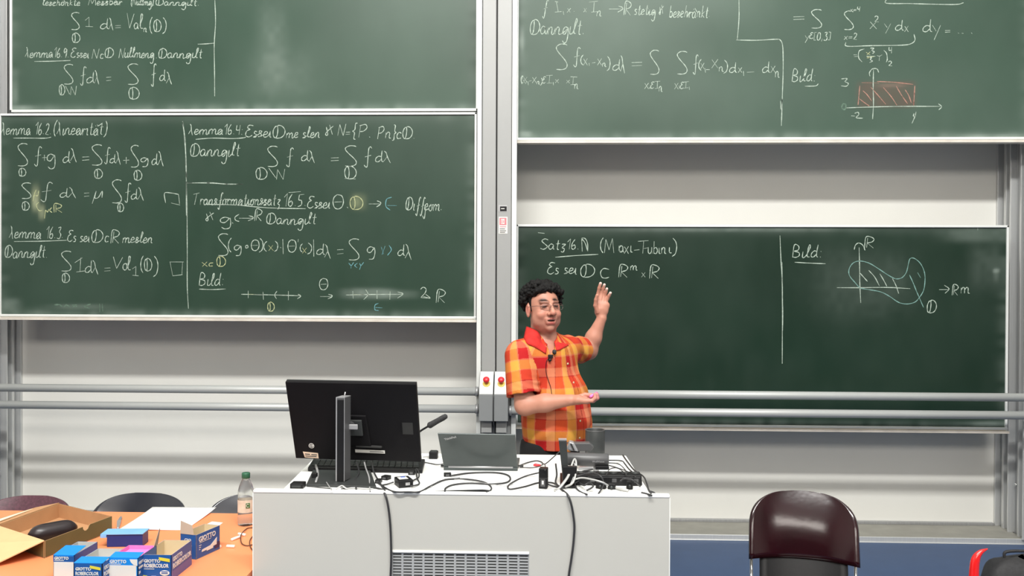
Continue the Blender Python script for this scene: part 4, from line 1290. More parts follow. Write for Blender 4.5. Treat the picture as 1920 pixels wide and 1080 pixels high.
cable([(1155, 914, .008), (1165, 917, .008), (1178, 920, .004)], .005, 'whitecable', 'short white cable piece between the plugs')
cable([(1163, 902, .045), (1172, 897, .05), (1190, 902, .045), (1200, 912, .01)], .0035, 'blackcable', 'thick black cable over the right end of the power strip')
cable([(973, 918, .003), (985, 922, .003), (1010, 920, .003), (1035, 915, .003)], .0010, 'greycable', 'very thin grey wire before the power brick')
# cables hanging over the front panel
def hang(pts, label, r=.0042, m='blackcable'):
    P = []
    for i, (x, y, Y) in enumerate(pts): P.append(at(x, y, Y))
    s = MB(); s.smooth = True; s.tube(P, r, 8, sub=7); tag(s.build('cable', M[m], origin=P[0]), label, 'cable')
hang([(708, 912, 3.41), (716, 921, 3.335), (722, 927, 3.292), (727, 945, 3.285), (731, 975, 3.288), (733, 1010, 3.288), (733.5, 1050, 3.288), (732, 1090, 3.288), (731, 1160, 3.288)], 'black cable hanging down the front panel, left of the vent')
hang([(1045, 912, 3.42), (1058, 922, 3.335), (1065, 929, 3.292), (1071, 945, 3.285), (1075.5, 970, 3.288), (1077, 990, 3.288), (1075, 1020, 3.288), (1071, 1050, 3.288), (1066, 1085, 3.288), (1060, 1160, 3.288)], 'black cable hanging down the front panel, right of the vent')
hang([(1221, 926, 3.335), (1226, 931, 3.34), (1240, 934, 3.345)], 'short black cable end behind the right panel corner', .003)

# ------------------------------------------------------------------ chairs
def chair(name, seat_z, back0, top_z, W, m, label, with_low=True):
    r = empty(name, (0, 0, 0), 0, label, 'chair')
    bh = top_z-back0; nu, nv = 28, 26; m1 = MB(); m1.smooth = True; vs = []
    for j in range(nv+1):
        v = j/nv; vv = 1-(1-v)**2.2
        hw = W/2*max(1-max(0, (vv-.42)/.58)**3.0, .02)**(1/3.1)
        for i in range(nu+1):
            u = i/nu*2-1
            x = hw*u; z = back0+bh*vv; wrap = .075*(abs(x)/(W/2))**2.2
            y = .20 + .10*vv*(bh/.26) - wrap - .02*math.sin(PI*vv)*(1-abs(u)**2)
            vs.append((x, y, z))
    m1.add(vs, [(j*(nu+1)+i, j*(nu+1)+i+1, (j+1)*(nu+1)+i+1, (j+1)*(nu+1)+i) for j in range(nv) for i in range(nu)])
    o = m1.build('backrest', m, r); sd = o.modifiers.new('t', 'SOLIDIFY'); sd.thickness = .016; sd.offset = 1; 
    # seat
    m2 = MB(); m2.smooth = True; vs = []; n = 22
    for j in range(n+1):
        for i in range(n+1):
            u = i/n*2-1; v = j/n*2-1
            k = (1-.5*abs(v)**6*.25); x = W*.46*u*math.sqrt(1-.28*v*v); y = -.03+.215*v*math.sqrt(1-.22*u*u)
            z = seat_z - .012*(1-u*u)*(1-v*v) - (.03*max(0, -v-.6)**2/.16)
            vs.append((x, y, z))
    m2.add(vs, [(j*(n+1)+i, j*(n+1)+i+1, (j+1)*(n+1)+i+1, (j+1)*(n+1)+i) for j in range(n) for i in range(n)])
    o = m2.build('seat', m, r); sd = o.modifiers.new('t', 'SOLIDIFY'); sd.thickness = .02; sd.offset = -1
    if with_low:
        m3 = MB(); m3.smooth = True; vs = []
        for j in range(9):
            for i in range(13):
                u = i/6-1; v = j/8
                vs.append((W*.40*u, .165+.045*v-.04*abs(u)**2.2-.0, seat_z-.005+(back0+.03-seat_z)*v))
        m3.add(vs, [(j*13+i, j*13+i+1, (j+1)*13+i+1, (j+1)*13+i) for j in range(8) for i in range(12)])
        o = m3.build('lower_back', M['black'], r); sd = o.modifiers.new('t', 'SOLIDIFY'); sd.thickness = .012
    for s in (-1, 1):
        t = MB(); t.smooth = True
        t.tube([(s*(W/2-.012), .185+.03, back0+.05), (s*(W/2-.012), .19, back0-.02), (s*(W/2-.012), .17, seat_z+.02), (s*(W/2-.012), .13, seat_z-.03)], .007, 10, sub=3); t.build('back_support', M['chrome'], r)
        for e, yy in ((-1, -.2), (1, .2)):
            t = MB(); t.smooth = True; t.tube([(s*(W/2-.05), yy*.75, seat_z-.03), (s*(W/2-.015), yy, .012)], .011, 10); t.build('leg', M['chrome'], r)
        t = MB(); t.smooth = True; t.tube([(s*(W/2-.05), -.16, seat_z-.032), (s*(W/2-.05), .16, seat_z-.032)], .010, 8); t.build('seat_rail', M['chrome'], r)
    return r
def put(ch, x, y, rz): ch.location = (x, y, 0); ch.rotation_euler = (0, 0, rz)
c = chair('shell_chair', .505, .595, .862, .455, M['bur'], 'burgundy moulded chair standing right of the media desk')
p = at(1490, 985, 3.88); put(c, p.x-.01, 3.68, -.22)
GC = 'shell chairs behind the orange table'
c2 = chair('shell_chair', .38, .44, .680, .475, M['burdust'], 'dusty burgundy chair at the far left behind the cardboard box'); c2['group'] = GC
p = at(58, 950, 4.42); put(c2, p.x, 4.17, .0)
c3_ = chair('shell_chair', .38, .44, .697, .50, M['navy'], 'black shiny chair behind the orange table, left of the bottle'); c3_['group'] = GC
p = at(263, 950, 4.42); put(c3_, p.x, 4.18, -.05)
p = at(480, 950, 4.42); c4_ = copy_thing(c3_, (p.x, 4.20, 0), .0, 'black chair mostly hidden behind the desk panel and the bottle', GC)
p = at(1722, 1090, 3.3)
c5 = chair('shell_chair', .43, .52, .775, .455, M['navy'], 'dark chair whose top edge just shows at the bottom right'); put(c5, p.x+.02, 2.82, .12)

# ------------------------------------------------------------------ orange table
TZ = .69
tx0 = -3.3; tx1 = at(475, 1000, PF).x-.012; ty1 = atz(400, 962, TZ).y; ty0 = 3.12
tr_ = empty('orange_table', ((tx0+tx1)/2, 3.6, 0), 0, 'orange laminate table with cartons and chalk at lower left', 'table')
world_child(MB().mm((tx0, ty0, TZ-.025), (tx1, ty1, TZ)).build('tabletop', M['orange'], bevel=.002), tr_)
for (x, y) in ((tx0+.06, ty0+.06), (tx0+.06, ty1-.06), (tx1-.06, ty0+.06), (tx1-.06, ty1-.06)):
    t = MB(); t.mm((x-.018, y-.018, 0), (x+.018, y+.018, TZ-.025)); world_child(t.build('leg', M['alu']), tr_)
for (a, b) in (((tx0+.06, ty0+.05, TZ-.065), (tx1-.06, ty0+.07, TZ-.025)), ((tx0+.06, ty1-.07, TZ-.065), (tx1-.06, ty1-.05, TZ-.025))):
    world_child(MB().mm(a, b).build('apron_rail', M['alu']), tr_)
tt = lambda px, py, dz=0: atz(px, py, TZ+dz)

# open cardboard tray
def cardboard():
    rz = .067
    P1, P2, P3, P4 = atz(83, 1015, TZ+.068), atz(210, 968, TZ+.068), atz(111, 944, TZ+.068), atz(-6, 986, TZ+.068)
    for p_ in (P1, P2, P3, P4): p_.z = TZ
    P3.z = TZ
    r = empty('cardboard_box', tuple((P1+P3)/2), 0, 'large shallow open brown cardboard box with flaps folded out', 'box')
    W_ = lambda o: world_child(o, r)
    H = .068; th = .004
    Z = Vector((0, 0, 1)); cen = (P1+P2+P3+P4)/4
    W_(MB().prism([P1, P2, P3, P4], Z, .004).build('bottom', M['cardboard']))
    shaded_card = mat('cardboard_outside', srgb(92, 84, 48), .8, nscale=14, namp=.06)  # shade on the outer faces, put into a darker cardboard colour
    def wall(a, b, name='side_wall', h0=0, h1=H, mt='cardboard', notch=False):
        d = (b-a).normalized(); nrm = Vector((-d.y, d.x, 0))
        if nrm.dot(cen-a) < 0: nrm = -nrm
        if not notch:
            pts = [a+Z*h0, b+Z*h0, b+Z*h1, a+Z*h1]
        else:
            pts = [a+Z*h0, b+Z*h0, b+Z*h1]
            L = (b-a)
            for t_, dz in ((.66, 0), (.645, -.004), (.63, -.014), (.60, -.020), (.57, -.018), (.55, -.010), (.545, 0)): pts.append(a+L*t_+Z*(h1+dz))
            pts.append(a+Z*h1)
        m = MB(); m.prism([p_+nrm*th*.5 for p_ in pts], nrm, th*.5); W_(m.build(name, M[mt]))
        m = MB(); m.prism(pts, nrm, th*.5); W_(m.build(name+'_outside', shaded_card))
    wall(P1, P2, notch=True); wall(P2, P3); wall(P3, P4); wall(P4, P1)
    # folded-out flaps
    e = (P4-P1); out = Vector((e.y, -e.x, 0)).normalized()
    if out.dot(cen-P1) > 0: out = -out
    a, b = P1+Z*H, P4+Z*H
    fl = [a, b, b+out*.23-Z*.03, a+out*.16+e*.10-Z*.055]
    m = MB(); m.prism(fl, Z, .004); W_(m.build('flap', mat('pale_cardboard', srgb(214, 172, 126), .8, nscale=14, namp=.04)))
    e2 = (P3-P4); out2 = Vector((e2.y, -e2.x, 0)).normalized()
    if out2.dot(cen-P4) > 0: out2 = -out2
    a, b = P4+Z*H, P3+Z*H
    m = MB(); m.prism([a, b, b-e2*.25+out2*.045-Z*.0, a+out2*.10-Z*.005], Z, .004); W_(m.build('flap', M['cardboard']))
    m = MB(); m.prism([a+out2*.02+Z*.006, a+out2*.05+Z*.006, b-e2*.35+out2*.03+Z*.006], Z, .003); W_(m.build('flap', mat('pale_card_edge', srgb(250, 225, 190), .8, nscale=14, namp=.04)))
    # eraser lying inside, on the bottom against the near wall
    c0 = atz(53, 1003, TZ+.052); c1_ = atz(144, 986, TZ+.052)
    d = (c1_-c0); L = d.length; d.normalize(); nn = Vector((-d.y, d.x, 0))
    er = empty('board_sponge', tuple((c0+c1_)/2-Vector((0, 0, .038))), 0, 'dark long rounded board sponge lying in the cardboard box', 'sponge')
    s = MB(); s.smooth = True
    k = []
    for i in range(17):
        t_ = i/16; rr = .040*(1-abs(2*t_-1)**5*.75)
        k.append(rr)
    s.tube([c0+d*L*(i/16)+Vector((0, 0, -.005)) for i in range(17)], k, 18); o = s.build('sponge_body', mat('dark_foam', (.018, .012, .014), .35, nscale=40, namp=.2)); world_child(o, er)
    hl = MB(); hl.smooth = True; hl.tube([c0+d*L*.05+Vector((0, 0, -.030)), c1_-d*L*.05+Vector((0, 0, -.030))], .012, 10); world_child(hl.build('holder', M['black']), er)
cardboard()

# chalk cartons
def carton(px, py, zt, w_, dp, h_, rz, label, face, side, inner, flap=None, text=1, fill=None, textsize=.0):
    """px,py = pixel of the top front left corner"""
    p = atz(px, py, TZ+h_)
    r = empty('chalk_carton', (p.x, p.y, TZ), rz, label, 'carton', 'chalk cartons on the orange table')
    t = .0012
    def wall(a, b, mo, mi, nm, hh=h_):
        d = Vector((b[0]-a[0], b[1]-a[1], 0)).normalized(); nrm = Vector((-d.y, d.x, 0))
        if nrm.dot(Vector((w_/2-a[0], dp/2-a[1], 0))) < 0: nrm = -nrm
        a = Vector((a[0], a[1], 0)); b = Vector((b[0], b[1], 0)); Z = Vector((0, 0, hh))
        MB().prism([a, b, b+Z, a+Z], nrm, t).build(nm, mo, r)
        MB().prism([a+nrm*t, b+nrm*t, b+nrm*t+Z, a+nrm*t+Z], nrm, t).build(nm+'_lining', mi, r)
    wall((0, 0), (w_, 0), face, inner, 'front_wall'); wall((w_, 0), (w_, dp), side, inner, 'side_wall')
    wall((0, dp), (w_, dp), face, inner, 'back_wall'); wall((0, 0), (0, dp), side, inner, 'side_wall')
    MB().mm((0, 0, 0), (w_, dp, .002)).build('bottom', inner, r)
    if fill: MB().mm((.003, .003, .002), (w_-.003, dp-.003, h_*fill[1])).build('chalk_fill', fill[0], r, bevel=.002)
    if flap:
        L, up, mf = flap
        # front flap folded back up: slopes from the front edge backwards
        MB().prism([(0, 0, h_), (w_, 0, h_), (w_*1.0, L, h_+up), (0, L, h_+up)], (0, 0, 1), .0015).build('lid_flap', mf, r)
    return r
def put_text(r, s, size, m, x, z, y=-.0006, bold=.0003, stretch=1.0, shear=0.0):
    return text_mesh(s, size, m, (x, y, z), FACE, 'lettering', r, bold, stretch, shear=shear)
SIDE = Matrix(((0, 0, 1), (1, 0, 0), (0, 1, 0)))
def side_text(r, s, size, m, w_, y, z, bold=.0003, stretch=1.0, rot=0):
    Mx = SIDE @ Matrix.Rotation(rot, 3, 'Z')
    return text_mesh(s, size, m, (w_+.0006, y, z), Mx, 'lettering', r, bold, stretch)
H = .095
A_ = carton(100, 1041, 0, .078, .17, H, 0, 'blue chalk carton with blank white window, leftmost in the front row', M['clight'], M['cblue'], M['cardgrey'], (.085, .010, M['clight']))
MB().mm((.002, -.0012, .0), (.076, -.0002, H-.024)).build('blank_window', M['cwhite'], A_)
MB().mm((0, -.0008, H-.024), (.078, -.0001, H-.003)).build('front_band', M['cblue'], A_)
put_text(A_, 'GIOTTO', .014, M['cwhite'], .004, H-.015, -.0014, .0006)
MB().mm((.004, -.0016, H-.020), (.04, -.001, H-.018)).build('underline', M['cwhite'], A_)
B_ = carton(138, 1056, 0, .105, .175, H-.005, 0.0, 'dark blue chalk carton with yellow patch and lettering, second in the front row', M['cblue'], M['cblue'], M['cardgrey'], (.055, .006, M['clight']), fill=(M['cardgrey'], .55))
B_.location.y += .0
put_text(B_, 'GIOTTO', .015, M['cwhite'], .007, H-.030, -.0012, .0006)
put_text(B_, 'ROBERCOLOR', .017, M['cwhite'], .007, H-.047, -.0012, .0005, .76)
MB().mm((.007, -.0014, H-.053), (.055, -.0006, H-.051)).build('underline', M['cwhite'], B_)
MB().prism([(.060, -.001, H-.012), (.099, -.001, H-.019), (.099, -.001, H-.029), (.060, -.001, H-.022)], (0, -1, 0), .0006).build('yellow_patch', M['cyellow'], B_)
MB().mm((.078, -.0016, .0), (.102, -.0006, H-.060)).build('speech_patch', M['cwhite'], B_)
side_text(B_, 'GIOTTO', .018, M['cwhite'], .105, .012, H-.032, .0006); side_text(B_, 'ROBERCOLOR', .022, M['cwhite'], .105, .010, H-.055, .0006, .9)
MB().mm((.070, .02, H-.012), (.098, .045, H-.002)).build('torn_paper', M['cwhite'], B_, bevel=.004)
C_ = carton(204, 1046, 0, .108, .155, H, 0.0, 'blue chalk carton holding pink chalk, third in the front row', M['clight'], M['cblue'], M['pink'], (.050, .006, M['clight']), fill=(M['pink'], .86))
MB().mm((.002, -.0012, .0), (.102, -.0002, H-.026)).build('blank_window', M['cwhite'], C_)
MB().mm((0, -.0008, H-.026), (.108, -.0001, H-.003)).build('front_band', M['clight'], C_)
put_text(C_, 'GIOTTO', .016, M['cwhite'], .004, H-.018, -.0014, .0006)
MB().mm((.004, -.0016, H-.023), (.045, -.001, H-.021)).build('underline', M['cwhite'], C_)
MB().prism([(.078, -.001, H-.004), (.106, -.001, H-.004), (.106, -.001, H-.028), (.092, -.001, H-.024), (.082, -.001, H-.014)], (0, -1, 0), .0008).build('white_corner_patch', M['cwhite'], C_)
side_text(C_, 'GIOTTO', .013, M['cwhite'], .108, .006, H-.025, .0005); side_text(C_, 'ROBER', .011, M['cwhite'], .108, .006, H-.042, .0004)
side_text(C_, '24', .013, M['cwhite'], .108, .006, H-.060, .0004)
fm = MB(); p0 = Vector((.105, .135, H)); fm.prism([p0, p0+Vector((.0, .035, 0)), p0+Vector((.012, .03, .066)), p0+Vector((.010, .024, .060))], (1, 0, 0), .0012); fm.build('raised_flap', mat('grey_card_back', srgb(170, 150, 140), .8, nscale=10, namp=.05), C_)
D_ = carton(267, 1040, 0, .109, .185, H, 0.0, 'open dark blue chalk carton with beige inside, rightmost in the front row', M['cblue'], M['cviolet'], M['cardin'])
put_text(D_, 'GIOTTO', .016, M['cwhite'], .006, H-.028, -.0012, .0006)
put_text(D_, 'ROBERCOLOR', .019, M['cwhite'], .006, H-.046, -.0012, .0006, .74)
MB().mm((.006, -.0014, H-.053), (.045, -.0006, H-.051)).build('underline', M['cwhite'], D_)
MB().prism([(.062, -.001, H-.008), (.103, -.001, H-.014), (.103, -.001, H-.026), (.062, -.001, H-.019)], (0, -1, 0), .0006).build('yellow_patch', M['cyellow'], D_)
ov = MB(); ov.prism([(.080+.018*math.cos(a)+.004, -.001, H-.066+.010*math.sin(a)) for a in np.linspace(0, 2*PI, 17)[:-1]], (0, -1, 0), .0007); ov.build('speech_patch', M['cwhite'], D_)
ov = MB(); ov.prism([(.002, -.001, H-.075), (.018, -.001, H-.077), (.026, -.001, H-.087), (.018, -.001, .001), (.002, -.001, .001)], (0, -1, 0), .0007); ov.build('yellow_dome_patch', M['cyellow'], D_)
for k in range(3): MB().mm((.034, -.0014, H-.080-.0075*k), (.052-.004*k, -.0006, H-.0775-.0075*k)).build('small_print', M['cwhite'], D_)
for k in range(2): MB().mm((.072, -.0026, H-.063-.006*k), (.096, -.0016, H-.060-.006*k)).build('small_print', M['cblue'], D_)
MB().mm((0.1092, .0, 0), (.1098, .185, H-.062)).build('pale_side_panel', M['cviolet'], D_)
MB().mm((0.1092, .0, H-.060), (.1097, .185, H)).build('dark_side_panel', M['cblue'], D_)
side_text(D_, 'GIOTTO', .022, M['cwhite'], .1094, .010, H-.028, .0007); side_text(D_, 'ROBERCOLOR', .026, M['cwhite'], .1094, .010, H-.054, .0008, .98)
# carton E standing apart, turned
EC, ER, EL = (atz(x_, y_, TZ+.098) for x_, y_ in ((368, 1003.5), (412, 985), (340, 992.5)))
EW = (ER-EC).length; ED = (EL-EC).length*.62
E_ = carton(368, 1003.5, 0, EW, ED, .098, math.atan2((ER-EC).y, (ER-EC).x), 'dark blue chalk carton standing apart on the right, flap up', M['cblue'], M['cblue'], M['cardin'])
K = EW/.165
put_text(E_, 'GIOTTO', .031*K, M['cwhite'], .015*K, .066, -.0012, .0008)
MB().mm((.020*K, -.0014, .061), (.100*K, -.0006, .0625)).build('underline', M['cwhite'], E_)
for k in range(3): MB().mm((.018*K, -.0014, .050-.008*k), ((.034-.004*k)*K, -.0006, .0522-.008*k)).build('small_print', M['cwhite'], E_)
for k, (a, b, c_, d_) in enumerate(((.035, .022, .090, .034), (.070, .018, .115, .040), (.095, .026, .140, .056))):
    hm = MB(); hm.prism([(a*K, -.001, b), (c_*K, -.001, b+.001), ((c_+.002)*K, -.001, d_), ((a+.004)*K, -.001, b+.009)], (0, -1, 0), .0008+.0001*k); hm.build('chalk_picture', M['cwhite'], E_)
hm = MB(); hm.prism([(.125*K, -.0008, .012), (.164*K, -.0008, .012), (.164*K, -.0008, .034), (.135*K, -.0008, .038)], (0, -1, 0), .0007); hm.build('dark_picture', mat('dark_violet_print', srgb(52, 28, 72), .5, nscale=9, namp=.03), E_)
hm = MB(); hm.prism([(0.0, ED*.15, .098), (.0, ED, .098), (.0, ED*.98, .150), (.0, ED*.25, .135)], (-1, 0, 0), .0012); hm.build('raised_flap', mat('beige_card_back', srgb(190, 172, 155), .8, nscale=10, namp=.05), E_)
hm = MB(); hm.prism([(EW, .0, .098), (EW, ED*.8, .098), (EW+.02, ED*.7, .103), (EW+.02, .0, .103)], (0, 0, 1), .0012); hm.build('side_flap', M['cwhite'], E_)
for nm, zz in (('GIO', .068), ('ROB', .050)):
    Mx = Matrix(((0, 0, -1), (-1, 0, 0), (0, 1, 0))); text_mesh(nm, .018, M['cwhite'], (-.0006, ED*.75, zz), Mx, 'lettering', E_, .0005)
# pale blue closed carton
a = tt(200, 1026); r = empty('chalk_carton', tuple(a), .10, 'closed pale blue and dark blue carton lying behind the front row', 'carton'); r['group'] = 'chalk cartons on the orange table'
MB().mm((0, 0, 0), (.145, .07, .052)).build('carton_body', mat('deep_blue_carton', srgb(14, 42, 110), .4, nscale=9, namp=.04), r, bevel=.002)
MB().mm((-.024, -.004, .052), (.148, .075, .056)).build('lid', M['lightbluecarton'], r, bevel=.001)
MB().mm((-.024, -.006, .040), (.0, .07, .052)).build('lid_edge', M['lightbluecarton'], r, bevel=.001)

# sheets of paper
def papers():
    c_ = [tt(220, 994.5, .003), tt(347, 993, .003), atz(405.6, 951.8, TZ+.012), atz(286, 951.2, TZ+.012)]
    o = MB(); nu, nv = 16, 12; vs = []
    for j in range(nv+1):
        for i in range(nu+1):
            u, v = i/nu, j/nv
            p_ = c_[0].lerp(c_[1], u).lerp(c_[3].lerp(c_[2], u), v)
            p_ = Vector((p_.x, p_.y, TZ+.002+.010*v**3 + .006*math.sin(u*5)*(1-v)**2*.4+.0015))
            vs.append(p_)
    o.smooth = True
    o.add(vs, [(j*(nu+1)+i, j*(nu+1)+i+1, (j+1)*(nu+1)+i+1, (j+1)*(nu+1)+i) for j in range(nv) for i in range(nu)])
    ob = o.build('paper_sheet', M['paper'], origin=tuple(c_[0])); sd = ob.modifiers.new('t', 'SOLIDIFY'); sd.thickness = .0012; sd.offset = 0
    tag(ob, 'large white paper sheet lying on the orange table', 'paper')
papers()
# craft knife
k0 = tt(221, 993); k1 = tt(225, 970)
r = empty('craft_knife', tuple(k0), 0, 'small silver craft knife between the cardboard box and the paper', 'knife')
s = MB(); d = (k1-k0); nn = Vector((d.y, -d.x, 0)).normalized()*.0085
s.prism([k0-nn*.6, k0+nn*.6, k0+d*.3+nn*.9, k0+d*.6+nn*1.1, k0+d*.6-nn*1.1, k0+d*.3-nn*.9], (0, 0, 1), .010); world_child(s.build('handle', M['silver'], bevel=.002), r)
s = MB(); s.prism([k0+d*.6-nn*.9, k0+d*.6+nn*.9, k0+d*.85+nn*1.2, k1+nn*.6, k0+d*.85-nn*.2], (0, 0, 1), .008); world_child(s.build('blade_guard', M['alu_dark'], bevel=.001), r)

# bottle
def bottle():
    p = atz(461, 984, TZ)
    hgt = at(461, 886, p.y).z-TZ; R_ = 15.0*p.y/FPX
    r = empty('water_bottle', (p.x, p.y, TZ), 0, 'clear plastic water bottle with dark green cap, half behind the desk panel', 'bottle')
    s = MB(); s.smooth = True
    pr = [(R_*.7, 0), (R_*.95, .004), (R_, .015), (R_, .04), (R_*.95, .044), (R_, .05), (R_, .12), (R_*.96, .125), (R_, .13), (R_*.98, hgt*.66), (R_*.82, hgt*.76), (R_*.55, hgt*.85), (R_*.42, hgt*.89), (R_*.42, hgt*.90)]
    s.lathe(pr, (0, 0, 0), 32); s.build('bottle_body', M['pet'], r)
    s = MB(); s.smooth = True; s.lathe([(R_*.50, hgt*.895), (R_*.52, hgt*.90), (R_*.52, hgt*.985), (R_*.46, hgt), (.001, hgt)], (0, 0, 0), 28); s.build('cap', M['green'], r)
    s = MB(); s.smooth = True; s.lathe([(R_*1.012, .062), (R_*1.012, .118)], (0, 0, 0), 32, cap=False)
    s.build('label', mat('clear_printed_label', srgb(206, 196, 180), .5, nscale=25, namp=.25), r)
    MB().box((R_*.55, -R_*.88, .095), (.018, .0015, .022), rz=.55).build('label_emblem', M['labelgreen'], r)
    ring = MB(); ring.smooth = True; ring.tube([(R_*.55+.005*math.cos(a), -R_*.90-.0012+.0025*math.cos(a), .095+.007*math.sin(a)) for a in np.linspace(0.4, 5.6, 12)], .0012, 5); ring.build('emblem_print', M['cwhite'], r)
bottle()
def stick(x0, y0, x1, y1, label):
    a, b = tt(x0, y0, .006), tt(x1, y1, .006)
    s = MB(); s.smooth = True; s.tube([a, a.lerp(b, .03), a.lerp(b, .97), b], [.0045, .006, .006, .0045], 12)
    o = s.build('chalk_stick', M['chalkstick'], origin=tuple(a)); tag(o, label, 'chalk', 'white chalk sticks on the orange table')
stick(434, 1012, 450, 1006, 'white chalk stick left of the brown cable loop')
stick(447, 1001, 460, 1003, 'white chalk stick under the brown cable loop')
stick(425, 1024, 440, 1024.5, 'short white chalk stick nearest the front of the table')
stick(408, 1022, 413, 1025, 'chalk stub beside the blue carton standing apart')
P = [tt(478, 989, .004), tt(463, 991, .004), tt(452, 1003, .012), tt(453, 1018, .006), tt(463, 1023, .004), tt(478, 1020, .004)]
s = MB(); s.smooth = True; s.tube(P, .0022, 7, sub=7); tag(s.build('cable', M['browncable'], origin=P[0]), 'brown cable loop on the orange table beside the desk panel', 'cable')
P = [tt(478, 1001, .004), tt(469, 1012, .006), tt(469, 1024, .005), tt(475, 1034, .004), tt(478, 1045, .004)]
s = MB(); s.smooth = True; s.tube(P, .0022, 7, sub=7); tag(s.build('cable', M['browncable'], origin=P[0]), 'second brown cable curve close against the desk panel', 'cable')

# bag, red handle, dark bag at the right of the desk
def soft_bag(c, rx, ry, rz_, label, m='bag', seed=1):
    r = empty('bag', (c.x, c.y, 0), 0, label, 'bag')
    s = MB(); s.smooth = True; R2 = np.random.RandomState(seed); n, k = 28, 18; vs = []
    ph = R2.rand(6)*6
    for j in range(k+1):
        t_ = j/k*PI
        for i in range(n):
            a = 2*PI*i/n
            q = lambda v_, e: math.copysign(abs(v_)**e, v_)
            f = 1+.04*math.sin(3*a+ph[0]+2*t_)+.03*math.sin(5*a+ph[1]-3*t_)
            vs.append((rx*q(math.cos(a), .6)*max(.02, math.sin(t_))**.5*f, ry*q(math.sin(a), .6)*max(.02, math.sin(t_))**.5*f, rz_*(1-math.cos(t_))/2*(1+.03*math.sin(2*a))))
    s.add(vs, [(j*n+i, j*n+(i+1) % n, (j+1)*n+(i+1) % n, (j+1)*n+i) for j in range(k) for i in range(n)])
    s.build('bag_body', M[m], r)
    h = MB(); h.smooth = True; h.tube([(-rx*.4, 0, rz_*.97), (-rx*.35, 0, rz_*1.08), (rx*.35, 0, rz_*1.08), (rx*.4, 0, rz_*.97)], .008, 8, sub=5); h.build('carry_handle', M[m], r)
    pk = MB(); pk.smooth = True; pk.tube([(-rx*.7, -ry*.98, rz_*.55), (0, -ry*1.07, rz_*.6), (rx*.7, -ry*.98, rz_*.55)], .004, 8, sub=5); pk.build('zip', M['midgrey'], r)
p = at(1920, 1065, 4.6); soft_bag(Vector((p.x+.03, 4.7, 0)), .19, .13, .36, 'black soft bag on the blue floor at the right picture edge', seed=4)
p = at(1240, 1055, 3.55); soft_bag(Vector((p.x-.045, 3.60, 0)), .075, .17, .86, 'slim black bag leaning at the right side of the desk', seed=9)
p = [at(1852, 1029, 3.4), at(1838, 1036, 3.4), at(1829, 1050, 3.4), at(1826, 1080, 3.4), at(1826, 1120, 3.4)]
r = empty('curved_bar_stand', (p[3].x, 3.4, 0), 0, 'glossy red curved bar sticking up at the lower right corner', 'red bar')
s = MB(); s.smooth = True; s.tube([tuple(q) for q in p]+[(p[3].x, 3.4, .05)], [.002, .010, .016, .018, .018, .018], 16, sub=6); world_child(s.build('curved_bar', M['redshiny']), r)
s = MB(); s.smooth = True; s.lathe([(.09, 0), (.09, .015), (.03, .05), (.001, .055)], (p[3].x, 3.4, 0), 24); world_child(s.build('foot', M['darkgrey']), r)
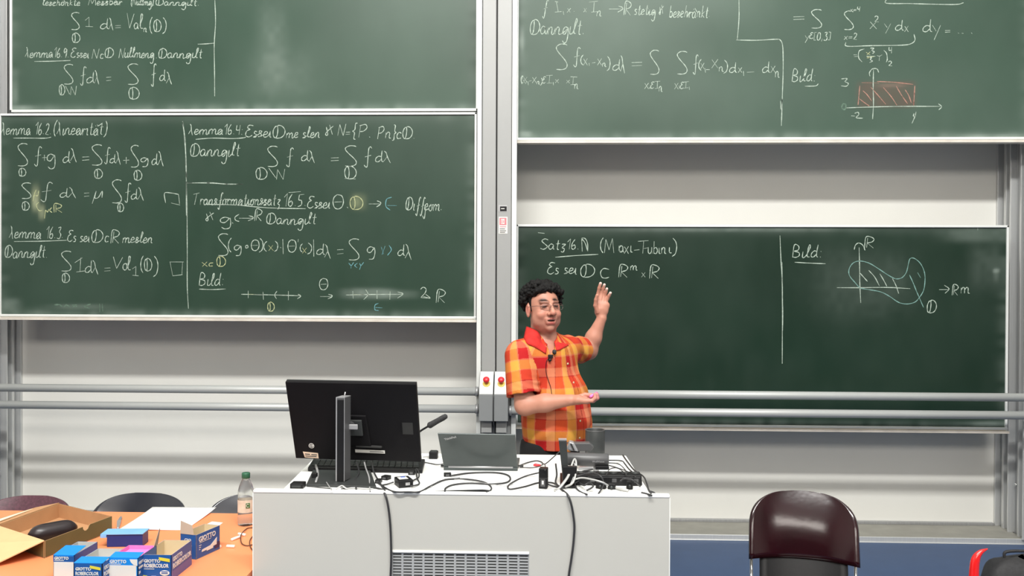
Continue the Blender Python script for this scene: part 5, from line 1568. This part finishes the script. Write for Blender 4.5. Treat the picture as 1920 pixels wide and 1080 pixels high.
# ------------------------------------------------------------------ the man
YP = 4.35
def P3(px, py, dy=0.0): return np.array(at(px, py, YP+dy))
class SDF:
    def __init__(s, lo, hi, h):
        s.lo = np.array(lo, float); s.h = h; s.n = (np.ceil((np.array(hi)-s.lo)/h).astype(int)+1)
        s.d = np.full(tuple(s.n), .05, np.float32)
    def sl(s, lo, hi, m):
        a = np.clip(np.floor((np.array(lo)-m-s.lo)/s.h).astype(int), 0, s.n-1); b = np.clip(np.ceil((np.array(hi)+m-s.lo)/s.h).astype(int)+1, 1, s.n)
        return tuple(slice(a[i], max(b[i], a[i]+1)) for i in range(3))
    def pts(s, sl):
        ax = [s.lo[i]+s.h*np.arange(sl[i].start, sl[i].stop) for i in range(3)]
        return np.stack(np.meshgrid(*ax, indexing='ij'), -1)
    def comb(s, sl, d, k, op):
        o = s.d[sl]
        if op == 'add':
            if k: h = np.clip(.5+.5*(o-d)/k, 0, 1); s.d[sl] = o*(1-h)+d*h-k*h*(1-h)
            else: s.d[sl] = np.minimum(o, d)
        elif op == 'sub':
            h = np.clip(.5-.5*(o+d)/k, 0, 1); s.d[sl] = o*(1-h)+(-d)*h+k*h*(1-h)
        elif op == 'cut':
            s.d[sl] = np.maximum(o, d)
    def ell(s, c, r, A=None, k=.02, op='add'):
        c = np.array(c, float); r = np.array(r, float); m = max(r)
        sl = s.sl(c-m, c+m, .03+k); q = s.pts(sl)-c
        if A is not None: q = q @ np.array(A).T      # rows of A = axes
        k0 = np.linalg.norm(q/r, axis=-1); k1 = np.linalg.norm(q/(r*r), axis=-1)+1e-9
        s.comb(sl, (k0*(k0-1)/k1).astype(np.float32), k, op)
    def cap(s, a, b, ra, rb, k=.02, op='add', sc=None):
        a = np.array(a, float); b = np.array(b, float); m = max(ra, rb)
        sl = s.sl(np.minimum(a, b)-m, np.maximum(a, b)+m, .03+k); q = s.pts(sl)
        ab = b-a; t = np.clip(((q-a) @ ab)/max(ab @ ab, 1e-9), 0, 1); 
        v = q-(a+t[..., None]*ab)
        if sc is not None:     # sc=(axis, factor): flatten along a unit axis
            ax, f = np.array(sc[0], float), sc[1]; dd = v @ ax; v = v+ax*(dd*(f-1))[..., None]
        d = np.linalg.norm(v, axis=-1)-(ra+(rb-ra)*t)
        s.comb(sl, d.astype(np.float32), k, op)
    def plane_cut(s, p, n, lo=None, hi=None):
        """remove everything on the side the normal points to"""
        sl = s.sl(lo, hi, 0) if lo is not None else tuple(slice(0, k) for k in s.n)
        q = s.pts(sl); s.comb(sl, ((q-np.array(p)) @ np.array(n)).astype(np.float32), 0, 'cut')
    def mesh(s):
        d = s.d; neg = d < 0; n = s.n
        c = np.zeros((n[0]-1, n[1]-1, n[2]-1), np.int8)
        offs = [(i, j, k) for i in (0, 1) for j in (0, 1) for k in (0, 1)]
        for (i, j, k) in offs: c += neg[i:n[0]-1+i, j:n[1]-1+j, k:n[2]-1+k]
        act = np.argwhere((c > 0) & (c < 8)); idx = -np.ones(c.shape, np.int32); idx[tuple(act.T)] = np.arange(len(act))
        acc = np.zeros((len(act), 3)); cnt = np.zeros(len(act))
        D = {o: d[act[:, 0]+o[0], act[:, 1]+o[1], act[:, 2]+o[2]] for o in offs}
        for a in offs:
            for ax in range(3):
                if a[ax]: continue
                b = tuple(a[i]+(1 if i == ax else 0) for i in range(3)); da, db = D[a], D[b]
                x = (da < 0) != (db < 0); t = np.where(x, da/np.where(x, da-db, 1), 0)
                p = np.tile(np.array(a, float), (len(act), 1)); p[:, ax] += t
                acc[x] += p[x]; cnt[x] += 1
        V = s.lo+s.h*(act+acc/cnt[:, None])
        F = []
        for ax in range(3):
            o1, o2 = [i for i in range(3) if i != ax]
            A = [slice(None)]*3; B = [slice(None)]*3; A[ax] = slice(0, n[ax]-1); B[ax] = slice(1, n[ax])
            ch = np.argwhere(neg[tuple(A)] != neg[tuple(B)])
            ch = ch[(ch[:, o1] > 0) & (ch[:, o2] > 0) & (ch[:, o1] < n[o1]-1) & (ch[:, o2] < n[o2]-1)]
            q = []
            for (u, v) in ((-1, -1), (0, -1), (0, 0), (-1, 0)):
                e = ch.copy(); e[:, o1] += u; e[:, o2] += v; q.append(idx[tuple(e.T)])
            q = np.stack(q, 1); sg = neg[tuple(ch.T)]
            flip = sg if ax != 1 else ~sg
            q[~flip] = q[~flip][:, ::-1]; F.append(q)
        F = np.concatenate(F); F = F[(F >= 0).all(1)]
        return V, F
def np_obj(name, V, F, m, col=None, parent=None, smooth=True):
    me = bpy.data.meshes.new(name)
    me.vertices.add(len(V)); me.vertices.foreach_set('co', V.astype(np.float32).ravel())
    me.loops.add(len(F)*4); me.loops.foreach_set('vertex_index', F.astype(np.int32).ravel())
    me.polygons.add(len(F)); me.polygons.foreach_set('loop_start', np.arange(len(F), dtype=np.int32)*4)
    me.update(calc_edges=True); me.validate()
    me.polygons.foreach_set('use_smooth', [smooth]*len(me.polygons))
    me.materials.append(m)
    if col is not None:
        ca = me.color_attributes.new('Col', 'FLOAT_COLOR', 'POINT'); ca.data.foreach_set('color', np.c_[col, np.ones(len(col))].astype(np.float32).ravel())
    o = bpy.data.objects.new(name, me); COL.objects.link(o)
    if parent is not None: world_child(o, parent)
    return o
def vnoise(P, sc, seed=0):
    g = np.random.RandomState(seed).rand(32, 32, 32); q = P*sc; i = np.floor(q).astype(int); f = q-i; f = f*f*(3-2*f); i %= 32; j = (i+1) % 32
    r = 0
    for a in (0, 1):
        for b in (0, 1):
            for c in (0, 1):
                w_ = (f[..., 0] if a else 1-f[..., 0])*(f[..., 1] if b else 1-f[..., 1])*(f[..., 2] if c else 1-f[..., 2])
                r = r+w_*g[(j if a else i)[..., 0], (j if b else i)[..., 1], (j if c else i)[..., 2]]
    return r
man = empty('person', (P3(1035, 840)[0], YP, 0), 0, 'man in a red, orange and yellow plaid short-sleeved shirt, one arm raised to the blackboard', 'person')

th = math.radians(46)                       # torso turned to the picture's right
Ft = np.array([math.sin(th), -math.cos(th), 0]); Rt = np.array([-math.cos(th), -math.sin(th), 0]); Zt = np.array([0, 0, 1.])
AT = np.stack([Rt, Ft, Zt])                 # his right, front, up
# head frame (r = towards picture right = his left)
ha = math.radians(24)
Fh = np.array([math.sin(ha), -math.cos(ha), .04]); Fh /= np.linalg.norm(Fh)
Rh = np.array([math.cos(ha), math.sin(ha), 0.03]); Rh -= Fh*(Rh @ Fh); Rh /= np.linalg.norm(Rh); Uh = np.cross(Rh, Fh)
if Uh[2] < 0: Uh = -Uh
AH = np.stack([Rh, Fh, Uh])
HC = P3(1019, 577, -.03)
def hp(r, f, u): return HC+Rh*r+Fh*f+Uh*u
# joints
RS, RE, RW = P3(972, 668, -.13), P3(984, 760, -.19), P3(1070, 750, -.24)
LS, LE, LW = P3(1068, 655, .13), P3(1103, 657, .30), P3(1128, 597, .28)
lo = np.array([P3(935, 500)[0]-.02, YP-.42, .86]); hi = np.array([P3(1160, 500)[0]+.05, YP+.42, 1.86])
S = SDF(lo, hi, .0030)
# torso core under the shirt
S.ell(P3(1025, 690), (.165, .10, .17), AT); S.ell(P3(1040, 775), (.14, .12, .14), AT); S.ell(P3(1040, 830), (.12, .10, .10), AT)
S.cap(RS+np.array([.03, .02, 0]), LS-np.array([.02, .02, 0]), .05, .05, .04)
# neck and head
S.cap(hp(0, -.02, -.06), P3(1022, 645, .0), .058, .066, .02)
S.ell(hp(0, -.018, .030), (.077, .092, .080), AH, .01)
S.ell(hp(0, .018, -.022), (.066, .070, .082), AH, .02)
S.ell(hp(0, .026, -.072), (.054, .054, .042), AH, .02)
S.ell(hp(0, .0, -.095), (.058, .055, .030), AH, .02)
S.ell(hp(0, .070, -.100), (.019, .014, .015), AH, .016)
for s in (-1, 1):
    S.ell(hp(s*.038, .060, -.033), (.026, .022, .022), AH, .016)      # smiling cheeks
    S.ell(hp(s*.052, .030, -.060), (.018, .028, .030), AH, .018)
    S.cap(hp(s*.014, .083, .026), hp(s*.044, .070, .028), .009, .007, .010)  # brow
    S.ell(hp(s*.031, .099, .007), (.019, .016, .013), AH, .012, 'sub')
    S.ell(hp(s*.031, .069, .005), (.0145, .0145, .0135), AH, .003)
    # upper and lower lids: squinting
    S.cap(hp(s*.019, .082, .012), hp(s*.044, .074, .010), .0048, .0042, .004)
    S.cap(hp(s*.020, .080, -.003), hp(s*.043, .074, -.002), .0040, .0040, .005)
    # ear
    S.ell(hp(s*.080, -.008, -.008), (.009, .020, .033), AH, .008); S.ell(hp(s*.090, -.002, -.006), (.006, .010, .019), AH, .005, 'sub')
    S.ell(hp(s*.082, -.002, -.034), (.006, .009, .010), AH, .006)
    S.ell(hp(s*.015, .097, -.030), (.010, .011, .009), AH, .006)         # nostril wing
S.cap(hp(0, .086, .014), hp(0, .112, -.024), .0085, .0125, .010)        # nose
S.ell(hp(0, .111, -.027), (.013, .011, .011), AH, .006)
for s in (-1, 1): S.ell(hp(s*.007, .108, -.039), (.004, .005, .004), AH, .003, 'sub')
S.ell(hp(0.0, .082, -.060), (.028, .014, .020), AH, .012)
S.cap(hp(-.027, .080, -.053), hp(0, .096, -.054), .0040, .0056, .005); S.cap(hp(0, .096, -.054), hp(.027, .080, -.053), .0056, .0040, .005)
S.cap(hp(-.017, .083, -.074), hp(.017, .083, -.074), .0070, .0070, .006)
S.ell(hp(0.0, .096, -.0630), (.0235, .016, .0052), AH, .003, 'sub')
# his right arm (nearer the camera)
S.cap(RS, RE, .052, .046, .03); S.cap(RE, RE*.55+RW*.45, .046, .041, .02); S.cap(RE*.55+RW*.45, RW, .041, .0255, .02)
# his left arm, raised
S.cap(LS, LE, .052, .047, .03); S.cap(LE, LE*.6+LW*.4, .047, .041, .02); S.cap(LE*.6+LW*.4, LW, .041, .0245, .02)
def finger(pts, r0, r1, k=.004):
    n = len(pts)-1
    for i in range(n):
        a = r0+(r1-r0)*i/n; b = r0+(r1-r0)*(i+1)/n
        S.cap(pts[i], pts[i+1], a, b, k)
# raised left hand: palm towards the camera, fingers fanned to the right
YL = LW[1]-YP
q = lambda x, y, dy: P3(x, y, YL+dy)
wr = q(1128, 597, 0)
nrm_ = np.array([0, 1., 0])
S.cap(wr, q(1127.5, 580, -.0), .023, .030, .012, sc=(nrm_, 1.35))
S.cap(q(1122, 571, 0), q(1135, 573, 0), .0235, .0235, .012, sc=(nrm_, 1.5))
S.cap(q(1124, 584, 0), q(1132, 583, 0), .026, .024, .012, sc=(nrm_, 1.4))
finger([q(1121, 566, .0), q(1121.5, 551, .005), q(1123.5, 540, -.004), q(1126, 531.5, -.012)], .0105, .0080)
finger([q(1126, 565, .0), q(1128.5, 550, .008), q(1131, 541, .000), q(1133.2, 534, -.010)], .0103, .0076)
finger([q(1131, 566, .0), q(1134, 555, .006), q(1136.2, 547.5, -.002), q(1138, 541.5, -.012)], .0098, .0070)
finger([q(1135, 569, .0), q(1139, 560, .0), q(1142, 554, -.006), q(1144.5, 549.5, -.014)], .0092, .0078)
finger([q(1121, 585, -.012), q(1116.5, 573, -.020), q(1117.5, 562, -.028), q(1119.5, 554, -.034)], .0125, .0085)
# right hand: palm up, fingers curled round a piece of pink chalk
YR = RW[1]-YP
q = lambda x, y, dy: P3(x, y, YR+dy)
up_ = np.array([0, 0, 1.])
S.cap(RW, q(1083, 749.5, 0), .0255, .030, .012, sc=(up_, 1.25))
S.cap(q(1084, 749.5, .022), q(1101, 751.5, .018), .023, .019, .012, sc=(up_, 1.25)); S.cap(q(1084, 750, -.018), q(1101, 752, -.020), .023, .018, .012, sc=(up_, 1.25))
for i, (dy, L_) in enumerate(((-.030, .80), (-.010, 1.0), (.012, 1.05), (.033, .95))):
    x = 1101
    finger([q(x, 751.5, dy), q(x+11*L_, 751.5, dy), q(x+18.5*L_, 746.5, dy), q(x+18*L_, 739.5, dy*.9)], .0100, .0076)
finger([q(1084, 745, .030), q(1097, 740.5, .034), q(1108, 741, .026), q(1115, 744, .016)], .0125, .0082)
S.plane_cut(np.array([0, 0, .93]), np.array([0, 0, -1.]))
V, F = S.mesh()
# ---- skin colours from position in the head frame
L = (V-HC) @ AH.T; r_, f_, u_ = L[:, 0], L[:, 1], L[:, 2]
base = np.array(srgb(180, 126, 106)); colr = np.tile(base, (len(V), 1))
def blend(mask, c):
    global colr
    mk = np.clip(mask, 0, 1)[:, None]; colr = colr*(1-mk)+np.array(c)*mk
nz = vnoise(V, 60, 3)*.6+vnoise(V, 25, 5)*.4; colr = colr*(1+.10*(nz-.5)[:, None])
inh = (np.linalg.norm(L*np.array([1, 1, .8]), axis=1) < .15)
g = lambda c, w_: np.exp(-(((r_-c[0])/w_[0])**2+((f_-c[1])/w_[1])**2+((u_-c[2])/w_[2])**2))*inh
for s in (-1, 1): blend(.22*g((s*.042, .07, -.030), (.022, .03, .018)), srgb(222, 122, 110))
blend(.28*g((0, .115, -.028), (.014, .015, .014)), srgb(205, 110, 100))
blend(.28*(inh & (f_ > .0) & (u_ < -.045))*np.clip((-u_-.045)/.02, 0, 1), srgb(150, 105, 95))       # beard shadow
blend(.8*g((0, .098, -.0535), (.022, .03, .0050)), srgb(176, 84, 82)); blend(.9*g((0, .095, -.0745), (.018, .03, .0068)), srgb(190, 92, 88))
blend(1.0*(g((0, .085, -.0635), (.019, .014, .0040)) > .35), srgb(60, 16, 18))
blend(.85*g((0, .086, -.0595), (.016, .020, .0022)), srgb(225, 205, 190))
for s in (-1, 1):
    blend(1.15*np.exp(-(((np.abs(r_-s*.031))/.019)**4+((u_-.0335-.004*np.cos((r_-s*.03)/.012))/.0078)**2))*inh*(f_ > .04), srgb(38, 24, 20))   # eyebrow
    blend(.6*g((s*.031, .08, .010), (.021, .03, .015)), srgb(112, 66, 58))  # shadow round the eyes painted into the skin
    blend(1.1*np.exp(-(((r_-s*.031)/.0125)**4+((u_-.0046)/.0058)**2))*inh*(f_ > .05), srgb(34, 22, 20))  # eye slit
    blend(.5*g((s*.088, 0, -.008), (.012, .02, .022)), srgb(205, 110, 105))
    blend(.8*g((s*.007, .108, -.039), (.004, .01, .004)), srgb(90, 40, 36))
# finger tips of the raised hand dusted with chalk, palms pinker
for (x, y, dy) in ((1126.5, 530, YL-.012), (1133.5, 533, YL-.010), (1138.5, 540.5, YL-.012), (1145, 548.5, YL-.014)):
    dd = np.linalg.norm(V-P3(x, y, dy), axis=1); blend(.75*np.exp(-(dd/.010)**2), srgb(245, 228, 222))
dd = np.linalg.norm(V-P3(1114, 744, YR), axis=1); blend(.45*np.exp(-(dd/.03)**2), srgb(225, 130, 165))
skin = np_obj('body', V, F, M['skin'], colr, man)

# ---- eyes are slits: small glossy eyeballs are not visible; hair: curly clumps
Sh = SDF(HC-np.array([.17, .17, .13]), HC+np.array([.17, .17, .20]), .0028)
R3 = np.random.RandomState(12)
cnt = 0
while cnt < 1500:
    d = R3.normal(size=3); d /= np.linalg.norm(d); r, f, u = d
    if u < -.42: continue
    if f > .15 and u < .42+.30*(f-.15)-.16*abs(r): continue               # keep the face free
    if f > -.05 and f <= .15 and u < -.10: continue
    if abs(r) > .75 and -.36 < f < .12 and u < -.10: continue            # ears
    thick = .016+.018*max(0, u)+.016*abs(r)*(u > -.2)
    big = R3.rand()
    p_ = hp(r*(.078+thick*big), -.018+f*(.094+thick*big*.55), .030+u*(.080+thick*big*.75))
    rad = .0052+.0065*R3.rand()
    Sh.ell(p_, (rad, rad, rad), None, .002); cnt += 1
Sh.ell(hp(0, -.030, .040), (.079, .088, .079), AH, .01)
for s in (-1, 1): Sh.cap(hp(s*.070, .006, .045), hp(s*.0675, .010, -.012), .012, .005, .006)
Vh, Fh2 = Sh.mesh()
Lh = (Vh-HC) @ AH.T
np_obj('hair', Vh, Fh2, M['hair'], None, man)
# glasses
gm = MB(); gm.smooth = True
for s in (-1, 1):
    pts = []
    for a in np.linspace(0, 2*PI, 25):
        c_, s_ = math.cos(a), math.sin(a); e = .62
        rr = s*.0315+.0225*math.copysign(abs(c_)**e, c_); uu = .002+.0150*math.copysign(abs(s_)**e, s_)
        pts.append(tuple(hp(rr, .1085-.10*abs(rr)**1.2*abs(rr)*3, uu)))
    gm.tube(pts, .00085, 6)
    gm.tube([tuple(hp(s*.054, .098, .008)), tuple(hp(s*.070, .080, .010)), tuple(hp(s*.082, .02, .008)), tuple(hp(s*.084, -.012, .004))], .0011, 6)
    gm.tube([tuple(hp(s*.010, .106, .006)), tuple(hp(s*.009, .100, -.004))], .0008, 5)
gm.tube([tuple(hp(-.010, .1075, .008)), tuple(hp(0, .112, .011)), tuple(hp(.010, .1075, .008))], .0010, 6)
o = gm.build('glasses', M['wire']); o['label'] = 'thin metal-framed glasses'; world_child(o, man)

# ---- shirt
S2 = SDF(lo, hi, .0034)
S2.ell(P3(1025, 688), (.185, .122, .165), AT, .03)
S2.cap(P3(982, 664, -.10), P3(1066, 652, .10), .070, .060, .05)
S2.cap(P3(1021, 640, .0), P3(1022, 655, .0), .066, .10, .04)
S2.ell(P3(1040, 745), (.178, .155, .15), AT, .05)
S2.ell(P3(1044, 790), (.176, .165, .16), AT, .05)
S2.cap(P3(1042, 800), P3(1040, 850), .150, .158, .05)
S2.plane_cut(P3(1040, 833), np.array([.0, .05, -1.]), (lo[0], lo[1], lo[2]), (hi[0], hi[1], 1.30))
# neck opening
Fn = np.array([math.sin(.5), -math.cos(.5), 0])
S2.cap(P3(1021, 622, -.01)+Fn*.02, P3(1034, 663, -.115), .054, .013, .008, 'sub')
S2.ell(P3(1021, 626, 0), (.064, .064, .05), AT, .008, 'sub')
torso_d = S2.d.copy()
# sleeves
RM = RS+(RE-RS)*.78; Sd1 = SDF(lo, hi, .0034)
Sd1.cap(P3(974, 668, -.12), P3(981, 742, -.18), .072, .080, .0); 
nd = (RE-RS)/np.linalg.norm(RE-RS)
Sd1.plane_cut(P3(981, 740, -.18), nd+np.array([0, .0, -.06]))
LM = LS+(LE-LS)*.62
Sd2 = SDF(lo, hi, .0034); nl = (LE-LS)/np.linalg.norm(LE-LS)
Sd2.cap(LS-nl*.02, LS+nl*.16, .066, .070, .0); Sd2.plane_cut(LS+nl*.125, nl)
def smin(a, b, k): h = np.clip(.5+.5*(a-b)/k, 0, 1); return a*(1-h)+b*h-k*h*(1-h)
S2.d = smin(smin(S2.d, Sd1.d, .028), Sd2.d, .022)
# the sleeves are open: hollow the cuff round the arm
S2.cap(P3(981, 733, -.180), P3(984, 754, -.19), .058, .068, .004, 'sub')
S2.cap(LS+nl*.10, LS+nl*.15, .058, .062, .004, 'sub')
# cloth folds
ax = [S2.lo[i]+S2.h*np.arange(S2.n[i]) for i in range(3)]
near = np.argwhere(np.abs(S2.d) < .02); Pn = S2.lo+S2.h*near
t1 = (Pn-P3(1020, 660)) @ Rt; fz = Pn[:, 2]; 
fold = .0030*np.sin(t1*75+6*vnoise(Pn, 6, 1)*2.0+fz*9)*np.clip((1.42-fz)/.2, 0, 1)
fold += .0065*(vnoise(Pn*np.array([1, 1, .45]), 22, 2)-.5)
ds = np.linalg.norm(Pn-P3(1000, 742, -.2), axis=1); fold += .0035*np.sin((fz+.35*(Pn[:, 0]-P3(980, 700)[0]))*190)*np.exp(-(ds/.075)**2)*(Pn[:, 0] < P3(1015, 700)[0])
dl = np.linalg.norm(Pn-(LS+nl*.03), axis=1); fold += .0045*np.sin((Pn @ (np.array([.7, .1, .7])))*140)*np.exp(-(dl/.09)**2)
S2.d[tuple(near.T)] += fold.astype(np.float32)
Vs, Fs = S2.mesh()
# plaid in cloth coordinates, per region
ijk = np.clip(np.round((Vs-S2.lo)/S2.h).astype(int), 0, S2.n-1)
dT, d1, d2 = torso_d[tuple(ijk.T)], Sd1.d[tuple(ijk.T)], Sd2.d[tuple(ijk.T)]
reg = np.argmin(np.stack([dT, d1, d2]), 0)
C0 = P3(1038, 740); q_ = Vs-C0; a_ = np.arctan2(q_ @ Rt, q_ @ Ft)
lean = .10
U = a_*.165+.10*(Vs[:, 2]-1.25)*.0; W_ = Vs[:, 2].copy()
def armuv(A, B, sel, ref):
    ab = (B-A)/np.linalg.norm(B-A); v = Vs[sel]-A; t_ = v @ ab; pr = v-t_[:, None]*ab; e1 = ref-ab*(ref @ ab); e1 /= np.linalg.norm(e1); e2 = np.cross(ab, e1)
    return np.arctan2(pr @ e2, pr @ e1)*.075, t_
for rg, (A, B) in ((1, (RS, RE)), (2, (LS, LE))):
    sel = reg == rg; uu, tt2 = armuv(A, B, sel, np.array([0, -1., .3])); U[sel] = uu+.02; W_[sel] = tt2+.01
RED, ORG, YEL, PNK, DRD = srgb(200, 34, 38), srgb(228, 92, 48), srgb(248, 190, 84), srgb(238, 150, 112), srgb(150, 24, 34)
def stripes(x, per, ph):
    t_ = ((x+ph)/per) % 1.0; c = np.zeros((len(x), 3)); 
    bands = [(0, .24, RED), (.24, .27, PNK), (.27, .49, YEL), (.49, .51, PNK), (.51, .75, ORG), (.75, .77, DRD), (.77, .97, PNK), (.97, 1, RED)]
    for a, b, cc in bands: c[(t_ >= a) & (t_ < b)] = cc
    return c
cs = .55*stripes(U, .205, .03)+.45*stripes(W_, .200, .012)
lum = np.abs(((U+.03)/.145*2) % 1-.5) < .02
cs = np.clip(cs*np.array([.66, .60, .58]), 0, 1)
# placket seam and hem lines
pl_u = np.abs(a_*.165-.0) < .0022
sel = (reg == 0) & (np.abs(np.abs(a_*.165)-.017) < .0016) & (q_ @ Ft > 0); cs[sel] = cs[sel]*np.array([.45, .3, .3])
shirt = np_obj('shirt', Vs, Fs, M['shirt'], cs, man); shirt['label'] = 'red, orange and yellow plaid shirt'
# proj lookup on the shirt
prj = proj(Vs)
def on_shirt(px, py, lift=.004):
    dd = (prj[:, 0]-px)**2+(prj[:, 1]-py)**2; c = np.where(dd < 9)[0]
    if len(c) == 0: c = np.array([np.argmin(dd)])
    i = c[np.argmin(prj[c, 2])]; v = Vs[i]; d = np.array(CAM)-v; return v+d/np.linalg.norm(d)*lift
# buttons down the placket
fr = np.where((reg == 0) & (np.abs(a_) < .03) & (q_ @ Ft > .03))[0]
for z in (1.40, 1.31, 1.22, 1.13, 1.05):
    i = fr[np.argmin(np.abs(Vs[fr, 2]-z))]
    s = MB(); s.smooth = True; s.lathe([(.0055, 0), (.0055, .0015), (.001, .002)], Vs[i]+Ft*.001, 12, Matrix(((float(Rt[0]), 0, float(Ft[0])), (float(Rt[1]), 0, float(Ft[1])), (0, 1, 0))))
    world_child(s.build('shirt_button', M['cardin']), man)
# collar: folded band with two points
cm_ = MB(); cm_.smooth = True
NC = P3(1021, 630, .0); vs = []; n = 48; rows = 5
for i in range(n+1):
    a = -PI+1.25+(2*PI-2.2)*i/n              # angle from the front, open at the front
    a2 = PI-abs(a) if False else a
    fb = math.cos(a+PI)                     # +1 front, -1 back
    d = Rt*math.sin(a+PI)+Ft*math.cos(a+PI)
    tipf = 0
    drop = .036+.022*tipf; outw = .020+.006*tipf
    topz = .022-.046*max(0, fb)**1.2+.014*max(0, -fb)
    rad = .061+.004*max(0, fb)
    for j in range(rows):
        t_ = j/(rows-1)
        p_ = NC+d*(rad+outw*t_**.8+.004)+np.array([0, 0, topz-drop*t_**1.15])+Ft*.012*max(0, fb)*(1+.8*t_)
        vs.append(tuple(p_))
cm_.add(vs, [(i*rows+j, i*rows+j+1, (i+1)*rows+j+1, (i+1)*rows+j) for i in range(n) for j in range(rows-1)])
o = cm_.build('collar', mat('red_collar_cotton', srgb(186, 44, 40), .8, nscale=30, namp=.25, bump=.1, spec=.2)); o['label'] = 'red folded shirt collar'
sd = o.modifiers.new('t', 'SOLIDIFY'); sd.thickness = .0045; sd.offset = 1; world_child(o, man)
prb = proj(V)
def on_body(px, py, lift):
    dd = (prb[:, 0]-px)**2+(prb[:, 1]-py)**2; c = np.where(dd < 12)[0]
    if len(c) == 0: return None
    i = c[np.argmin(prb[c, 2])]; v = V[i]; d = np.array(CAM)-v; return v+d/np.linalg.norm(d)*lift
for TA, TB in ((((987, 612, -.015), (996, 618, -.05), (1008, 626, -.075), (1018, 634, -.088), (1028, 643, -.095)), ((981, 630), (989, 641), (1003, 648), (1014, 654), (1025, 661))),
               (((1042, 640, -.06), (1046, 634, -.045), (1052, 633, -.02), (1060, 637, .01)), ((1046, 656), (1054, 654), (1062, 649), (1068, 645)))):
    n = len(TA); A_p = []; B_p = []
    for (x, y, dy), (bx, by) in zip(TA, TB):
        b_ = on_shirt(bx, by, .005); a_p = on_body(x, y, .010)
        if a_p is None: a_p = P3(x, y, dy)
        A_p.append(Vector(a_p)); B_p.append(Vector(b_))
    Ac, Bc = catmull(A_p, 4), catmull(B_p, 4); fm_ = MB(); fm_.smooth = True; vs = []
    for a1, b1 in zip(Ac, Bc):
        dirc = (Vector(CAM)-a1).normalized()
        for j in range(7):
            t_ = j/6; vs.append(a1.lerp(b1, t_)+dirc*(.007*math.sin(PI*t_)))
    m_ = len(Ac); fm_.add(vs, [(i*7+j, i*7+j+1, (i+1)*7+j+1, (i+1)*7+j) for i in range(m_-1) for j in range(6)])
    fo = fm_.build('collar_flap', bpy.data.materials['red_collar_cotton']); sd = fo.modifiers.new('t', 'SOLIDIFY'); sd.thickness = .003; sd.offset = 0; world_child(fo, man)
# trousers and shoes
S3 = SDF((man.location.x-.33, YP-.32, -.002), (man.location.x+.33, YP+.32, 1.05), .006)
HPc = np.array([P3(1031, 840)[0], YP, 1.0])
S3.ell(HPc+np.array([0, 0, -.03]), (.165, .130, .16), AT, .03)
feet = []
for s in (-1, 1):
    h_ = HPc+Rt*s*.085+np.array([0, 0, -.10]); kn = HPc+Rt*s*.11+Ft*.015+np.array([0, 0, -.50]); an = HPc+Rt*s*.125-Ft*.01; an[2] = .07
    S3.cap(h_, kn, .088, .068, .03); S3.cap(kn, an, .066, .060, .03); feet.append(an)
S3.plane_cut(np.array([0, 0, 1.02]), np.array([0, 0, 1.])); S3.plane_cut(np.array([0, 0, .035]), np.array([0, 0, -1.]))
Vt, Ft2 = S3.mesh(); np_obj('trousers', Vt, Ft2, M['trouser'], None, man)
for an in feet:
    S4 = SDF(an-np.array([.17, .17, .075]), an+np.array([.17, .17, .05]), .004)
    S4.cap(an+np.array([0, 0, -.035]), an+Ft*.12+np.array([0, 0, -.042]), .040, .036, .02); S4.cap(an+np.array([0, 0, -.03]), an-Ft*.04+np.array([0, 0, -.035]), .042, .036, .02)
    S4.plane_cut(np.array([0, 0, .001]), np.array([0, 0, -1.]))
    a_v, a_f = S4.mesh(); np_obj('shoe', a_v, a_f, M['shoe'], None, man)
# lapel microphone with cable
mp_ = on_shirt(1036, 664, .012)
r = empty('lapel_microphone', tuple(mp_), 0, 'black lapel microphone clipped to the shirt front', 'microphone')
s = MB(); s.smooth = True; s.lathe([(.001, -.012), (.008, -.010), (.0105, 0), (.008, .010), (.001, .012)], on_shirt(1037, 659, .014), 14); world_child(s.build('foam_cap', M['bag']), r)
s = MB(); s.box(on_shirt(1035, 668, .008), (.024, .014, .018)); world_child(s.build('clip', M['black'], bevel=.003), r)
s = MB(); s.smooth = True; s.lathe([(.001, -.008), (.007, -.006), (.008, 0), (.006, .007), (.001, .008)], on_shirt(1033, 674, .010), 12); world_child(s.build('capsule', M['black']), r)
s = MB(); s.smooth = True; s.tube([on_shirt(x, y, .003) for x, y in ((1031, 672), (1027, 678), (1027, 700), (1031, 722), (1034, 738))], .0016, 6, sub=4); world_child(s.build('microphone_cable', M['black']), r)
# piece of pink chalk held between the curled fingers
a, b = P3(1107, 744, YR-.03), P3(1119, 737, YR+.03)
s = MB(); s.smooth = True; s.tube([a, b], .0065, 10); tag(s.build('chalk_stick', M['pink'], origin=tuple(a)), 'piece of pink chalk in the man\'s near hand', 'chalk')
